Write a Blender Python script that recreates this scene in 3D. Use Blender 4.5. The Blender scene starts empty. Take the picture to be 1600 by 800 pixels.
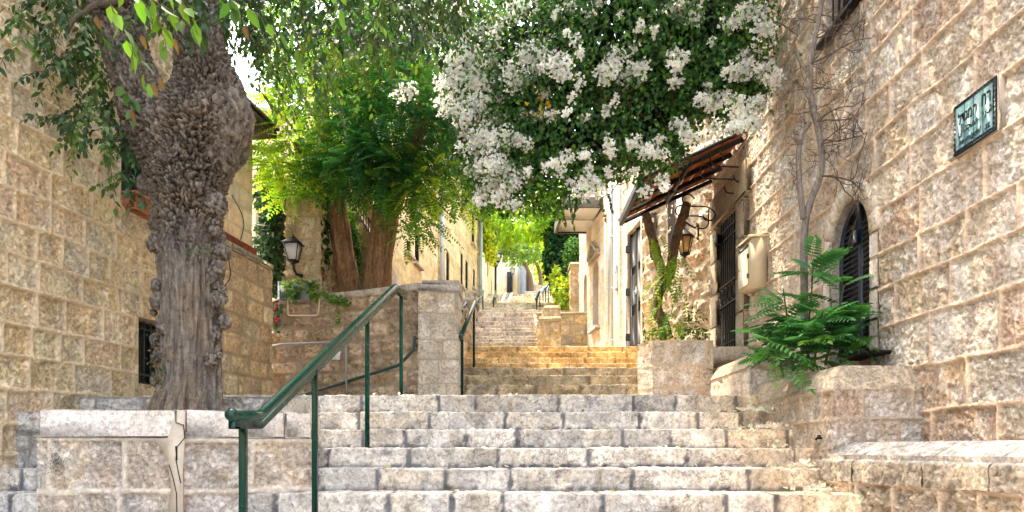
import bpy, math, random
import numpy as np
R = math.radians
C = bpy.context.scene.collection
F = 1050.0                      # focal length in pixels of the 1600 px wide view
# ---------------------------------------------------------------- noise
def _h(ix, iy, iz, seed):
    n = (ix.astype(np.int64)*374761393 + iy.astype(np.int64)*668265263 + iz.astype(np.int64)*2147483647 + seed*1274126177) & 0xFFFFFFFF
    n = ((n ^ (n >> 13))*1274126177) & 0xFFFFFFFF
    n = ((n ^ (n >> 16))*2246822519) & 0xFFFFFFFF
    return ((n ^ (n >> 15)) & 0xFFFFFF)/float(0xFFFFFF)
def vnoise(p, seed=0):
    i = np.floor(p); f = p - i; f = f*f*(3-2*f)
    x, y, z = (i[..., k] for k in range(3)); a, b, c = (f[..., k] for k in range(3))
    r = 0
    for dx in (0, 1):
        for dy in (0, 1):
            for dz in (0, 1):
                r = r + _h(x+dx, y+dy, z+dz, seed)*(a if dx else 1-a)*(b if dy else 1-b)*(c if dz else 1-c)
    return r
def fbm(p, octv=4, seed=0, gain=.5):
    p = np.asarray(p, float); s = 0; a = 1; t = 0
    for o in range(octv):
        s = s + a*vnoise(p*(2.03**o)+o*17.3, seed+o); t += a; a *= gain
    return s/t
def sstep(a, b, x):
    t = np.clip((x-a)/(b-a), 0, 1); return t*t*(3-2*t)
def V3(*a): return np.array(a, float)
def P(x, y, d): return V3((x-800)*d/F, d, (700-y)*d/F)
def unit(v):
    v = np.asarray(v, float); n = np.linalg.norm(v, axis=-1, keepdims=True); return v/np.maximum(n, 1e-9)
# ---------------------------------------------------------------- objects
def make_mesh(name, V, polys, mat, col=None, smooth=False, base=None):
    """polys: list of int arrays each (m,k)"""
    V = np.asarray(V, float)
    if base is not None: V = V - np.asarray(base, float)
    me = bpy.data.meshes.new(name)
    polys = [np.asarray(p, np.int64) for p in polys if len(p)]
    li = np.concatenate([p.ravel() for p in polys]); n = sum(len(p) for p in polys)
    tot = np.concatenate([np.full(len(p), p.shape[1]) for p in polys])
    st = np.concatenate([[0], np.cumsum(tot)[:-1]])
    me.vertices.add(len(V)); me.vertices.foreach_set('co', V.astype(np.float32).ravel())
    me.loops.add(len(li)); me.loops.foreach_set('vertex_index', li.astype(np.int32))
    me.polygons.add(n); me.polygons.foreach_set('loop_start', st.astype(np.int32)); me.polygons.foreach_set('loop_total', tot.astype(np.int32))
    if smooth: me.polygons.foreach_set('use_smooth', np.ones(n, bool))
    if col is not None:
        at = me.attributes.new('Col', 'FLOAT_COLOR', 'POINT')
        c = np.ones((len(V), 4), np.float32); c[:, :col.shape[1]] = np.clip(col, 0, 1); at.data.foreach_set('color', c.ravel())
    me.update(calc_edges=True); me.validate()
    if mat: me.materials.append(mat)
    return me
def link(name, me, parent=None):
    o = bpy.data.objects.new(name, me); C.objects.link(o)
    if parent is not None: o.parent = parent
    return o
BASE = {}
def thing(name, label, cat, loc=(0, 0, 0), group=None):
    o = bpy.data.objects.new(name, None); C.objects.link(o); o.location = loc
    o.empty_display_size = .1; o['label'] = label; o['category'] = cat
    if group: o['group'] = group
    BASE[o] = np.array(loc, float)
    return o
def rootbase(o):
    b = np.zeros(3)
    while o is not None:
        b = b + BASE.get(o, 0); o = o.parent
    return b
def tag(o, label, cat, group=None):
    o['label'] = label; o['category'] = cat
    if group: o['group'] = group
    return o
def struct(o):
    o['kind'] = 'structure'; return o
class MB:
    def __init__(s): s.V = []; s.P = []; s.c = []; s.n = 0
    def add(s, V, polys, col=None):
        V = np.asarray(V, float)
        for p in polys:
            if len(p): s.P.append(np.asarray(p, np.int64)+s.n)
        s.V.append(V); s.n += len(V)
        if col is None: col = (1, 1, 1)
        col = np.broadcast_to(np.asarray(col, float), (len(V), np.shape(col)[-1])); s.c.append(col if col.shape[1] == 4 else np.hstack([col, np.ones((len(V), 1))]))
    def box(s, c, size, ax=None, ch=.0, col=None):
        """chamfered box; ax rows = local axes"""
        c = np.asarray(c, float); h = np.asarray(size, float)/2; ax = np.eye(3) if ax is None else np.asarray(ax, float)
        ch = min(ch, h.min()*.9)
        if ch <= 0:
            L = np.array([[x, y, z] for x in (-1, 1) for y in (-1, 1) for z in (-1, 1)])*h
            s.add(c+L@ax, [[(0, 1, 3, 2), (4, 6, 7, 5), (0, 4, 5, 1), (2, 3, 7, 6), (0, 2, 6, 4), (1, 5, 7, 3)]], col); return
        L = []; idx = {}
        for x in (-1, 1):
            for y in (-1, 1):
                for z in (-1, 1):
                    for k in range(3):
                        v = np.array([x, y, z])*(h-ch); v[k] = (x, y, z)[k]*h[k]
                        idx[(x, y, z, k)] = len(L); L.append(v)
        q = []; t = []
        for k in range(3):
            a, b = [i for i in range(3) if i != k]
            for sg in (-1, 1):
                f = []
                for (p_, r_) in ((-1, -1), (1, -1), (1, 1), (-1, 1)):
                    v = [0, 0, 0]; v[k] = sg; v[a] = p_; v[b] = r_; f.append(idx[(*v, k)])
                q.append(f)
            for p_ in (-1, 1):
                for r_ in (-1, 1):
                    v1 = [0, 0, 0]; v1[k] = -1; v1[a] = p_; v1[b] = r_; v2 = list(v1); v2[k] = 1
                    q.append([idx[(*v1, a)], idx[(*v2, a)], idx[(*v2, b)], idx[(*v1, b)]])
        for x in (-1, 1):
            for y in (-1, 1):
                for z in (-1, 1): t.append([idx[(x, y, z, 0)], idx[(x, y, z, 1)], idx[(x, y, z, 2)]])
        s.add(c+np.array(L)@ax, [q, t], col)
    def bar(s, p, q, w, h, ch=.002, up=(0, 0, 1), col=None):
        p = np.asarray(p, float); q = np.asarray(q, float); d = q-p; L = np.linalg.norm(d); d = d/L
        a = np.cross(np.asarray(up, float), d)
        if np.linalg.norm(a) < 1e-4: a = np.array([1., 0, 0])
        a = unit(a); b = np.cross(d, a)
        s.box((p+q)/2, (L, w, h), np.array([d, a, b]), ch, col)
    def tube(s, path, r, n=8, col=None, cap=True, noise=0, nseed=0, nscale=20):
        path = np.asarray(path, float); m = len(path); r = np.broadcast_to(np.asarray(r, float), (m,))
        T = unit(np.gradient(path, axis=0)); ref = np.array([0, 0, 1.]) if abs(T[0, 2]) < .9 else np.array([1., 0, 0])
        N = []; nv = unit(np.cross(T[0], ref))
        for t in T:
            nv = unit(nv - t*np.dot(nv, t)); N.append(nv)
        N = np.array(N); B = np.cross(T, N); a = np.arange(n)*2*math.pi/n
        ring = N[:, None]*np.cos(a)[None, :, None]+B[:, None]*np.sin(a)[None, :, None]
        rr = r[:, None]*np.ones(n)
        if noise: rr = rr*(1+noise*(fbm((path[:, None]+ring*r[:, None, None])*nscale, 3, nseed)-.5)*2)
        V = path[:, None]+ring*rr[..., None]
        i = np.arange(m-1)[:, None]*n; j = np.arange(n)[None]
        q = np.stack([i+j, i+(j+1) % n, i+n+(j+1) % n, i+n+j], -1).reshape(-1, 4)
        V = V.reshape(-1, 3); t = []
        if cap:
            V = np.vstack([V, path[0], path[-1]]); k = m*n
            for j in range(n):
                t.append((k, (j+1) % n, j)); t.append((k+1, (m-1)*n+j, (m-1)*n+(j+1) % n))
        s.add(V, [q, t], col)
    def ball(s, c, r, n=10, col=None, sc=(1, 1, 1)):
        z = np.linspace(-1, 1, n+1)*math.pi/2; path = []
        s.lathe(c, [(max(math.cos(a)*r, 1e-4)*sc[0], math.sin(a)*r*sc[2]) for a in z], n*2, col)
    def lathe(s, c, prof, n=16, col=None, ang=0):
        c = np.asarray(c, float); a = np.arange(n)*2*math.pi/n+ang
        V = np.array([[[r*math.cos(t), r*math.sin(t), z] for t in a] for r, z in prof]).reshape(-1, 3)+c
        m = len(prof); i = np.arange(m-1)[:, None]*n; j = np.arange(n)[None]
        q = np.stack([i+j, i+(j+1) % n, i+n+(j+1) % n, i+n+j], -1).reshape(-1, 4)
        s.add(V, [q, ], col)
        s.add([c+(0, 0, prof[0][1]), c+(0, 0, prof[-1][1])], [], col)
        k = s.n-2-m*n
        t = [[s.n-2, k+(j+1) % n, k+j] for j in range(n)]+[[s.n-1, k+(m-1)*n+j, k+(m-1)*n+(j+1) % n] for j in range(n)]
        s.P.append(np.array(t))
    def prism(s, pts, d, col=None):
        """polygon pts (n,3) extruded by vector d"""
        pts = np.asarray(pts, float); n = len(pts)
        V = np.vstack([pts, pts+np.asarray(d, float)])
        j = np.arange(n); q = np.stack([j, (j+1) % n, n+(j+1) % n, n+j], -1)
        s.add(V, [q, [list(range(n))[::-1]], [list(range(n, 2*n))]], col)
    def build(s, name, mat, parent=None, smooth=False):
        b = rootbase(parent)
        groups = {}
        for p in s.P: groups.setdefault(p.shape[1], []).append(p)
        me = make_mesh(name, np.vstack(s.V), [np.vstack(g) for g in groups.values()], mat, np.vstack(s.c), smooth, b)
        return link(name, me, parent)
# ---------------------------------------------------------------- materials
def nodes(name):
    m = bpy.data.materials.new(name); m.use_nodes = True; t = m.node_tree
    return m, t, t.nodes['Principled BSDF']
def N(t, ty, **k):
    n = t.nodes.new(ty)
    for a, v in k.items():
        if a in n.inputs: n.inputs[a].default_value = v
        else: setattr(n, a, v)
    return n
def noise_n(t, co, scale, detail=6, rough=.6, dist=0):
    n = N(t, 'ShaderNodeTexNoise'); n.inputs['Scale'].default_value = scale; n.inputs['Detail'].default_value = detail
    n.inputs['Roughness'].default_value = rough; n.inputs['Distortion'].default_value = dist
    t.links.new(co, n.inputs['Vector']); return n.outputs['Fac']
def rng(t, v, a, b, c, d):
    n = N(t, 'ShaderNodeMapRange'); n.inputs[1].default_value = a; n.inputs[2].default_value = b; n.inputs[3].default_value = c; n.inputs[4].default_value = d
    t.links.new(v, n.inputs[0]); return n.outputs[0]
def mulc(t, a, b, fac=1.0, mode='MULTIPLY'):
    n = N(t, 'ShaderNodeMix'); n.data_type = 'RGBA'; n.blend_type = mode; n.inputs[0].default_value = fac
    for v, s in ((a, n.inputs[6]), (b, n.inputs[7])):
        if isinstance(v, tuple): s.default_value = (*v, 1)
        else: t.links.new(v, s)
    return n.outputs[2]
def mat_stone(name, var=(.8, 1.18), fine=(.82, 1.16), bump=.5, bscale=38, pits=True, cracks=False, dark=None):
    m, t, b = nodes(name)
    tc = N(t, 'ShaderNodeTexCoord').outputs['Object']; an = N(t, 'ShaderNodeAttribute', attribute_name='Col'); at = an.outputs['Color']; al = an.outputs['Alpha']
    def gated(v):
        q = N(t, 'ShaderNodeMix'); q.data_type = 'FLOAT'; t.links.new(rng(t, al, 0, 1, .08, 1), q.inputs[0]); q.inputs[2].default_value = 1; t.links.new(v, q.inputs[3]); return q.outputs[0]
    n1 = noise_n(t, tc, 7, 6, .62, .6); n2 = noise_n(t, tc, 55, 4, .6); n3 = noise_n(t, tc, 2.1, 3, .55)
    c = mulc(t, at, gated(rng(t, n1, .3, .7, *var))); c = mulc(t, c, gated(rng(t, n2, .3, .7, *fine))); c = mulc(t, c, rng(t, n3, .35, .65, .86, 1.1))
    nb = noise_n(t, tc, bscale, 7, .68)
    h = nb
    if pits:
        n4 = noise_n(t, tc, 30, 5, .68, .3); pit = rng(t, n4, .36, .56, 0, 1)
        c = mulc(t, c, gated(rng(t, n4, .34, .52, .62, 1.1)))
        mm = N(t, 'ShaderNodeMath', operation='ADD'); t.links.new(nb, mm.inputs[0]); t.links.new(pit, mm.inputs[1]); h = mm.outputs[0]
    if cracks:
        wv = N(t, 'ShaderNodeTexVoronoi', feature='DISTANCE_TO_EDGE'); wv.inputs['Scale'].default_value = 5.5
        nn = N(t, 'ShaderNodeTexNoise'); nn.inputs['Scale'].default_value = 5; nn.inputs['Detail'].default_value = 5
        t.links.new(tc, nn.inputs['Vector'])
        ad = N(t, 'ShaderNodeMix', data_type='VECTOR'); ad.inputs[0].default_value = .55
        t.links.new(tc, ad.inputs[4]); t.links.new(nn.outputs['Color'], ad.inputs[5]); t.links.new(ad.outputs[1], wv.inputs['Vector'])
        ck = rng(t, wv.outputs['Distance'], .004, .03, 0, 1)
        gate = rng(t, noise_n(t, tc, 3.2, 2), .44, .56, 0, 1)
        mx = N(t, 'ShaderNodeMath', operation='MAXIMUM'); t.links.new(ck, mx.inputs[0]); t.links.new(gate, mx.inputs[1])
        c = mulc(t, c, rng(t, mx.outputs[0], 0, 1, .45, 1))
        st = rng(t, noise_n(t, tc, 4.2, 7, .7, .8), .5, .68, 0, 1)
        mxn = N(t, 'ShaderNodeMix'); mxn.data_type = 'RGBA'; mxn.blend_type = 'MULTIPLY'; t.links.new(st, mxn.inputs[0])
        t.links.new(c, mxn.inputs[6]); mxn.inputs[7].default_value = (.45, .44, .43, 1); c = mxn.outputs[2]
    t.links.new(c, b.inputs['Base Color']); b.inputs['Roughness'].default_value = .92; b.inputs['Specular IOR Level'].default_value = .18
    bp = N(t, 'ShaderNodeBump'); bp.inputs['Strength'].default_value = bump; bp.inputs['Distance'].default_value = .022
    t.links.new(h, bp.inputs['Height']); t.links.new(bp.outputs[0], b.inputs['Normal'])
    return m
def mat_plain(name, col, rough=.5, metal=0, vary=.15, scale=18, bump=.05, spec=.4, attr=False, edge=None):
    m, t, b = nodes(name); tc = N(t, 'ShaderNodeTexCoord').outputs['Object']
    base = N(t, 'ShaderNodeAttribute', attribute_name='Col').outputs['Color'] if attr else tuple(col)
    n1 = noise_n(t, tc, scale, 6, .65)
    c = mulc(t, base, rng(t, n1, .3, .7, 1-vary, 1+vary)); t.links.new(c, b.inputs['Base Color'])
    t.links.new(rng(t, noise_n(t, tc, scale*2.3, 4), .3, .7, max(rough-.12, .05), min(rough+.12, 1)), b.inputs['Roughness'])
    b.inputs['Metallic'].default_value = metal; b.inputs['Specular IOR Level'].default_value = spec
    bp = N(t, 'ShaderNodeBump'); bp.inputs['Strength'].default_value = bump*4; bp.inputs['Distance'].default_value = .004
    t.links.new(noise_n(t, tc, scale*4, 5), bp.inputs['Height']); t.links.new(bp.outputs[0], b.inputs['Normal'])
    return m
def mat_leaf(name, trans=.35, rough=.42, spec=.35, tint=(1.15, 1.25, .45)):
    m, t, b = nodes(name); at = N(t, 'ShaderNodeAttribute', attribute_name='Col').outputs['Color']
    tc = N(t, 'ShaderNodeTexCoord').outputs['Object']
    c = mulc(t, at, rng(t, noise_n(t, tc, 3.2, 3), .3, .7, .72, 1.25))
    t.links.new(c, b.inputs['Base Color']); b.inputs['Roughness'].default_value = rough; b.inputs['Specular IOR Level'].default_value = spec
    tr = N(t, 'ShaderNodeBsdfTranslucent'); t.links.new(mulc(t, c, tint), tr.inputs['Color'])
    mx = N(t, 'ShaderNodeMixShader'); mx.inputs[0].default_value = trans
    t.links.new(b.outputs[0], mx.inputs[1]); t.links.new(tr.outputs[0], mx.inputs[2])
    t.links.new(mx.outputs[0], t.nodes['Material Output'].inputs['Surface']); return m
def mat_bark(name, bump=.8, sc=(30, 30, 11)):
    m, t, b = nodes(name); tc = N(t, 'ShaderNodeTexCoord').outputs['Object']; at = N(t, 'ShaderNodeAttribute', attribute_name='Col').outputs['Color']
    mp = N(t, 'ShaderNodeMapping'); mp.inputs['Scale'].default_value = sc; t.links.new(tc, mp.inputs['Vector'])
    n1 = noise_n(t, mp.outputs[0], 1, 8, .68, .7); n2 = noise_n(t, tc, 60, 5, .6)
    c = mulc(t, at, rng(t, n1, .32, .68, .45, 1.45)); c = mulc(t, c, rng(t, n2, .3, .7, .75, 1.2)); t.links.new(c, b.inputs['Base Color'])
    b.inputs['Roughness'].default_value = .9; b.inputs['Specular IOR Level'].default_value = .2
    bp = N(t, 'ShaderNodeBump'); bp.inputs['Strength'].default_value = bump; bp.inputs['Distance'].default_value = .03
    t.links.new(n1, bp.inputs['Height']); t.links.new(bp.outputs[0], b.inputs['Normal']); return m
M = {}
M['wall'] = mat_stone('weathered_limestone', bump=.75)
M['dressed'] = mat_stone('dressed_limestone', var=(.85, 1.13), fine=(.85, 1.12), bump=.35, bscale=60)
M['far'] = mat_stone('sunny_limestone', var=(.85, 1.13), fine=(.88, 1.12), bump=.4, pits=False)
M['step'] = mat_stone('worn_step_stone', var=(.78, 1.2), fine=(.84, 1.14), bump=.55, cracks=True)
M['plaster'] = mat_plain('old_plaster', (.6, .52, .42), .9, vary=.12, bump=.15)
M['green'] = mat_plain('dark_green_paint', (.002, .042, .03), .2, vary=.14, scale=6, bump=.004, spec=.42)
M['black'] = mat_plain('black_iron', (.014, .014, .016), .5, vary=.3, bump=.08, spec=.3)
M['darkgreen'] = mat_plain('old_green_iron', (.02, .05, .045), .5, vary=.3, bump=.08)
M['bluegrey'] = mat_plain('blue_grey_paint', (.14, .2, .24), .5, vary=.2)
M['navy'] = mat_plain('navy_paint', (.018, .03, .05), .4, vary=.25, spec=.5)
M['brownwood'] = mat_plain('dark_brown_wood', (.05, .032, .024), .5, vary=.35, scale=12, bump=.1)
M['redwood'] = mat_plain('red_stained_boards', (.5, .15, .05), .55, vary=.3, scale=9, bump=.1)
M['tarp'] = mat_plain('awning_cover', (.035, .045, .06), .5, vary=.2)
M['cream'] = mat_plain('cream_paint', (.68, .58, .41), .5, vary=.07, scale=5)
M['zinc'] = mat_plain('painted_zinc', (.48, .52, .55), .4, metal=.35, vary=.12)
M['grey'] = mat_plain('grey_paint', (.3, .31, .32), .5, vary=.15)
M['white'] = mat_plain('white_paint', (.75, .74, .7), .6, vary=.08)
M['paper'] = mat_plain('paper', (.75, .74, .78), .8, vary=.04)
M['terracotta'] = mat_plain('terracotta', (.5, .19, .09), .8, vary=.25)
M['redband'] = mat_plain('red_flashing', (.24, .055, .03), .8, vary=.45, scale=14, bump=.2)
M['roof'] = mat_plain('old_roof_timber', (.09, .06, .045), .85, vary=.4, scale=14, bump=.2)
M['soil'] = mat_plain('soil', (.09, .065, .045), 1, vary=.4, bump=.6)
M['ground'] = mat_plain('dusty_ground', (.3, .25, .19), 1, vary=.25, scale=2, bump=.3)
M['ink'] = mat_plain('sign_ink', (.012, .02, .03), .35, vary=.2)
M['tile'] = mat_plain('glazed_teal_tile', (.05, .15, .165), .18, vary=.22, scale=14, bump=.02, spec=.6)
M['crack'] = mat_plain('crack_shadow', (.02, .017, .015), 1, vary=.2)
M['leaf'] = mat_leaf('leaf', .36, .42, .35)
M['leafsun'] = mat_leaf('thin_leaf', .5, .5, .25)
M['petal'] = mat_leaf('white_bract', .5, .7, .15, (1, 1, .96))
M['bark'] = mat_bark('gnarled_bark', 1.0)
M['twig'] = mat_bark('twig_bark', .5, (60, 60, 15))
m, t, b = nodes('dark_glass'); b.inputs['Base Color'].default_value = (.02, .024, .03, 1); b.inputs['Roughness'].default_value = .08; M['glass'] = m
m, t, b = nodes('lantern_glass'); b.inputs['Base Color'].default_value = (.78, .78, .8, 1); b.inputs['Roughness'].default_value = .3
b.inputs['Transmission Weight'].default_value = .35; M['lglass'] = m
m, t, b = nodes('amber_glass'); b.inputs['Base Color'].default_value = (.85, .55, .22, 1); b.inputs['Roughness'].default_value = .3
b.inputs['Transmission Weight'].default_value = .35; M['amber'] = m
# ---------------------------------------------------------------- ashlar masonry
STONE = 1.18
def lin(*c): return np.array(c, float)
PAL_R = [lin(.66, .57, .47), lin(.6, .5, .4), lin(.58, .44, .34), lin(.66, .61, .55), lin(.56, .5, .44), lin(.62, .54, .46), lin(.6, .54, .47)]
PAL_L = [c*1.3 for c in (lin(.62, .5, .31), lin(.6, .47, .28), lin(.63, .53, .35), lin(.58, .44, .27), lin(.6, .45, .3), lin(.58, .5, .35), lin(.62, .51, .32))]
PAL_S = [lin(1.1, 1.04, .95)*c for c in (lin(.62, .62, .62), lin(.66, .65, .64), lin(.54, .54, .55), lin(.74, .74, .73), lin(.62, .59, .55), lin(.52, .52, .53))]
PAL_Y = [lin(.6, .46, .25), lin(.55, .42, .22), lin(.63, .51, .32), lin(.52, .38, .2)]
PAL_G = [lin(.66, .57, .48), lin(.6, .53, .46), lin(.68, .58, .47), lin(.58, .49, .42)]
BL_L = [(lin(.7, .5, .26), .4, 3.5), (lin(.7, .64, .54), .4, 5), (lin(.52, .44, .34), .35, 4), (lin(.84, .76, .6), .4, 8)]
BL_R = [(lin(.66, .5, .3), .38, 3.5), (lin(.7, .68, .67), .5, 5), (lin(.54, .4, .33), .35, 4.5), (lin(.84, .8, .75), .45, 8)]
BL_S = [(lin(.48, .46, .44), .6, 3.5), (lin(.86, .83, .78), .6, 5), (lin(.62, .54, .42), .4, 4), (lin(.34, .34, .35), .45, 7)]
def course(v0, v1, h0, h1, seed):
    r = np.random.default_rng(seed); o = [v0]
    while o[-1] < v1-h0*.4: o.append(o[-1]+r.uniform(h0, h1))
    o = np.array(o); return v0+(o-v0)*(v1-v0)/(o[-1]-v0)
def axis(a, b, step, extra=()):
    n = max(2, int(math.ceil((b-a)/step))+1); x = np.linspace(a, b, n)
    for e in extra:
        if a < e < b: x[np.argmin(abs(x-e))] = e
    return np.unique(x)
def axis_d(d0, d1, k, extra=()):
    n = int(math.log(d1/d0)/k)+1; x = np.geomspace(d0, d1, n)-d0
    for e in extra: x[np.argmin(abs(x-e))] = e
    return np.unique(x)
def masonry(mapfn, us, vs, rows, wr, seed, pal, mortar=(.55, .45, .34), jw=.022, soft=.018, boss=.02, rough=.03, bead=.004, offs=.012,
            nscale=5, wob=.012, openings=(), reveal=.22, tint=None, pit=.25, seam=None, rcol=None, ragged=0, blot=()):
    """height-field masonry. openings: (ua,ub,va,vb,arched). returns MB-style arrays"""
    U, W = np.meshgrid(us, vs, indexing='ij'); sh = U.shape
    q = np.stack([U*1.0, W*1.0, np.full(sh, seed*3.7)], -1)
    wu = U+wob*2*(fbm(q*2.3, 2, seed+5)-.5)*2; wv = W+wob*2*(fbm(q*2.1, 2, seed+9)-.5)*2
    r = np.clip(np.searchsorted(rows, wv)-1, 0, len(rows)-2)
    e = np.full(sh, 9.0); sid = np.zeros(sh); rg = np.random.default_rng(seed)
    for i in range(len(rows)-1):
        k = r == i; x = us[0]-rg.uniform(0, wr[1]); ed = [x]
        while ed[-1] < us[-1]+wr[1]: ed.append(ed[-1]+rg.uniform(*wr))
        ed = np.array(ed)
        if not k.any(): continue
        c = np.clip(np.searchsorted(ed, wu[k])-1, 0, len(ed)-2)
        e[k] = np.minimum(np.minimum(wu[k]-ed[c], ed[c+1]-wu[k]), np.minimum(wv[k]-rows[i], rows[i+1]-wv[k])); sid[k] = i*977+c
    h1 = _h(sid, sid*0, sid*0, seed); h2 = _h(sid, sid*0+1, sid*0, seed); h3 = _h(sid, sid*0+2, sid*0, seed)
    P0, _ = mapfn(U, W, 0*U)
    e = e + ragged*(fbm(P0*22, 2, seed+77)-.5)
    m = sstep(jw*.5, jw*.5+soft, e)
    n1 = fbm(P0*nscale+h3[..., None]*40, 3, seed+21); n2 = fbm(P0*nscale*3.6+h3[..., None]*40, 3, seed+31)
    rid = 1-abs(2*n2-1)
    D = m*(boss*(1-np.exp(-np.maximum(e-jw*.5, 0)/.035))+rough*(.9*(n1-.5)+1.0*(n2-.5)-.35*(rid-.6))*2+offs*(h1-.5)*2-.2*bead)+(1-m)*bead
    pal = np.array(pal); col = pal[(h2*len(pal)).astype(int) % len(pal)]*(.86+.28*h3[..., None])
    col = STONE*col*(.86+.28*n1[..., None])*(1-pit*sstep(.45, .28, n2)[..., None])
    for bi, (bc, amt, bs) in enumerate(blot):
        nb_ = fbm(P0*bs+h3[..., None]*23+bi*31, 4, seed+60+bi); kb_ = (amt*sstep(.5, .66, nb_+.12*(h2-.5)))[..., None]
        col = col*(1-kb_)+STONE*np.asarray(bc)*(.85+.3*n1[..., None])*kb_
    mo = STONE*np.asarray(mortar)*(.86+.28*fbm(P0*6, 3, seed+41)[..., None])
    col = mo*(1-m[..., None])+col*m[..., None]
    if tint is not None: col = col*tint(P0, U, W)
    uc = (U[:-1, :-1]+U[1:, 1:])/2; vc = (W[:-1, :-1]+W[1:, 1:])/2; keep = np.ones(uc.shape, bool); mb = MB()
    for o in openings:
        ua, ub, va, vb, arch = o[:5]
        inside = (uc > ua) & (uc < ub) & (vc > va) & (vc < vb)
        if arch:
            w = (ub-ua)/2; uc0 = (ua+ub)/2; k = arch; sp = vb-k     # k = rise of the arch
            inside &= (vc < sp) | (((uc-uc0)/w)**2+((vc-sp)/k)**2 < 1)
        keep &= ~inside
        if ub-ua > 0: 
            near = (U >= ua-.012) & (U <= ub+.012) & (W >= va-.012) & (W <= vb+.012)
            D = np.where(near, 0.004, D)
    ii = np.arange(sh[0]*sh[1]).reshape(sh)
    f = np.stack([ii[:-1, :-1], ii[1:, :-1], ii[1:, 1:], ii[:-1, 1:]], -1)[keep]
    Pv, _ = mapfn(U, W, D)
    mb.add(Pv.reshape(-1, 3), [f], np.concatenate([col, m[..., None]], -1).reshape(-1, 4))
    rc = np.asarray(rcol if rcol is not None else pal.mean(0)*.9)
    for o in openings:
        ua, ub, va, vb, arch = o[:5]; dep = o[5] if len(o) > 5 else reveal
        if arch:
            w = (ub-ua)/2; c0 = (ua+ub)/2; sp = vb-arch; a = np.linspace(0, math.pi, 25)
            pu = np.concatenate([[ua], c0-np.cos(a)*w, [ub], [ua]]); pv = np.concatenate([[va], sp+np.sin(a)*arch, [va], [va]])
        else: pu = np.array([ua, ua, ub, ub, ua]); pv = np.array([va, vb, vb, va, va])
        A, _ = mapfn(pu, pv, 0*pu+.004); B, _ = mapfn(pu, pv, 0*pu-dep); n = len(pu); j = np.arange(n-1)
        mb.add(np.vstack([A, B]), [np.stack([j, j+1, n+j+1, n+j], -1)], rc)
    return mb
def planar(p0, p1, nrm=None):
    """wall from p0 to p1 (xy at z=0 of v); u along, v up; normal to the left of p0->p1 unless given"""
    p0 = np.asarray(p0, float); p1 = np.asarray(p1, float); L = np.linalg.norm(p1-p0); d = (p1-p0)/L
    n = np.array([-d[1], d[0]]) if nrm is None else np.asarray(nrm, float)
    def f(u, v, D):
        x = p0[0]+d[0]*u+n[0]*D; y = p0[1]+d[1]*u+n[1]*D
        return np.stack([x, y, v+0*u], -1), n
    f.L = L; return f
def curved(pts, nsign=1):
    """wall along polyline (smoothed), u = arc length"""
    pts = np.asarray(pts, float); t = np.arange(len(pts)); tt = np.linspace(0, len(pts)-1, 200)
    # catmull-rom
    Q = []
    for x in tt:
        i = min(int(x), len(pts)-2); s = x-i
        a, b_, c, d = pts[max(i-1, 0)], pts[i], pts[i+1], pts[min(i+2, len(pts)-1)]
        Q.append(.5*((2*b_)+(c-a)*s+(2*a-5*b_+4*c-d)*s*s+(3*b_-a-3*c+d)*s**3))
    Q = np.array(Q); L = np.concatenate([[0], np.cumsum(np.linalg.norm(np.diff(Q, axis=0), axis=1))])
    G = np.gradient(Q, axis=0); G = G/np.linalg.norm(G, axis=1, keepdims=True); Nn = np.stack([-G[:, 1], G[:, 0]], 1)*nsign
    def f(u, v, D):
        x = np.interp(u, L, Q[:, 0])+np.interp(u, L, Nn[:, 0])*D; y = np.interp(u, L, Q[:, 1])+np.interp(u, L, Nn[:, 1])*D
        return np.stack([x, y, v+0*u], -1), None
    f.L = L[-1]; return f
SKY = 1.15; SUN = 9
# ================================================================ camera and light
cam = bpy.data.objects.new('camera', bpy.data.cameras.new('camera')); C.objects.link(cam); bpy.context.scene.camera = cam
cam.location = (0, 0, 0); cam.rotation_euler = (R(90), 0, 0)
cam.data.sensor_width = 36; cam.data.lens = 36*F/1600; cam.data.shift_y = 300/1600; cam.data.clip_end = 3000; cam.data.clip_start = .05
SUN_DIR = unit(V3(-.44, .38, 1.3))      # towards the sun
el = math.asin(SUN_DIR[2]); az = math.atan2(SUN_DIR[0], SUN_DIR[1])
w = bpy.data.worlds.new('World'); bpy.context.scene.world = w; w.use_nodes = True
sk = w.node_tree.nodes.new('ShaderNodeTexSky'); sk.sky_type = 'NISHITA'; sk.sun_disc = False; sk.sun_elevation = el; sk.sun_rotation = az
sk.air_density = 1.0; sk.dust_density = 4.0; sk.ozone_density = 1.0
bg = w.node_tree.nodes['Background']; bg.inputs['Strength'].default_value = SKY; hs = w.node_tree.nodes.new('ShaderNodeHueSaturation'); hs.inputs['Saturation'].default_value = .68; w.node_tree.links.new(sk.outputs[0], hs.inputs['Color'])
tn = w.node_tree.nodes.new('ShaderNodeMix'); tn.data_type = 'RGBA'; tn.blend_type = 'MULTIPLY'; tn.inputs[0].default_value = 1; tn.inputs[7].default_value = (1.02, .985, .91, 1)
w.node_tree.links.new(hs.outputs[0], tn.inputs[6]); w.node_tree.links.new(tn.outputs[2], bg.inputs[0])
sl = bpy.data.lights.new('sun', 'SUN'); sl.energy = SUN; sl.angle = R(.55); sl.color = (1, .82, .56)
so = bpy.data.objects.new('sun', sl); C.objects.link(so)
import mathutils
so.rotation_euler = mathutils.Vector(SUN_DIR).to_track_quat('Z', 'Y').to_euler()
sc_ = bpy.context.scene; sc_.view_settings.view_transform = 'Standard'; sc_.view_settings.look = 'None'; sc_.view_settings.exposure = 0
sc_.cycles.max_bounces = 8; sc_.cycles.diffuse_bounces = 6; sc_.cycles.transmission_bounces = 6
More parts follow.
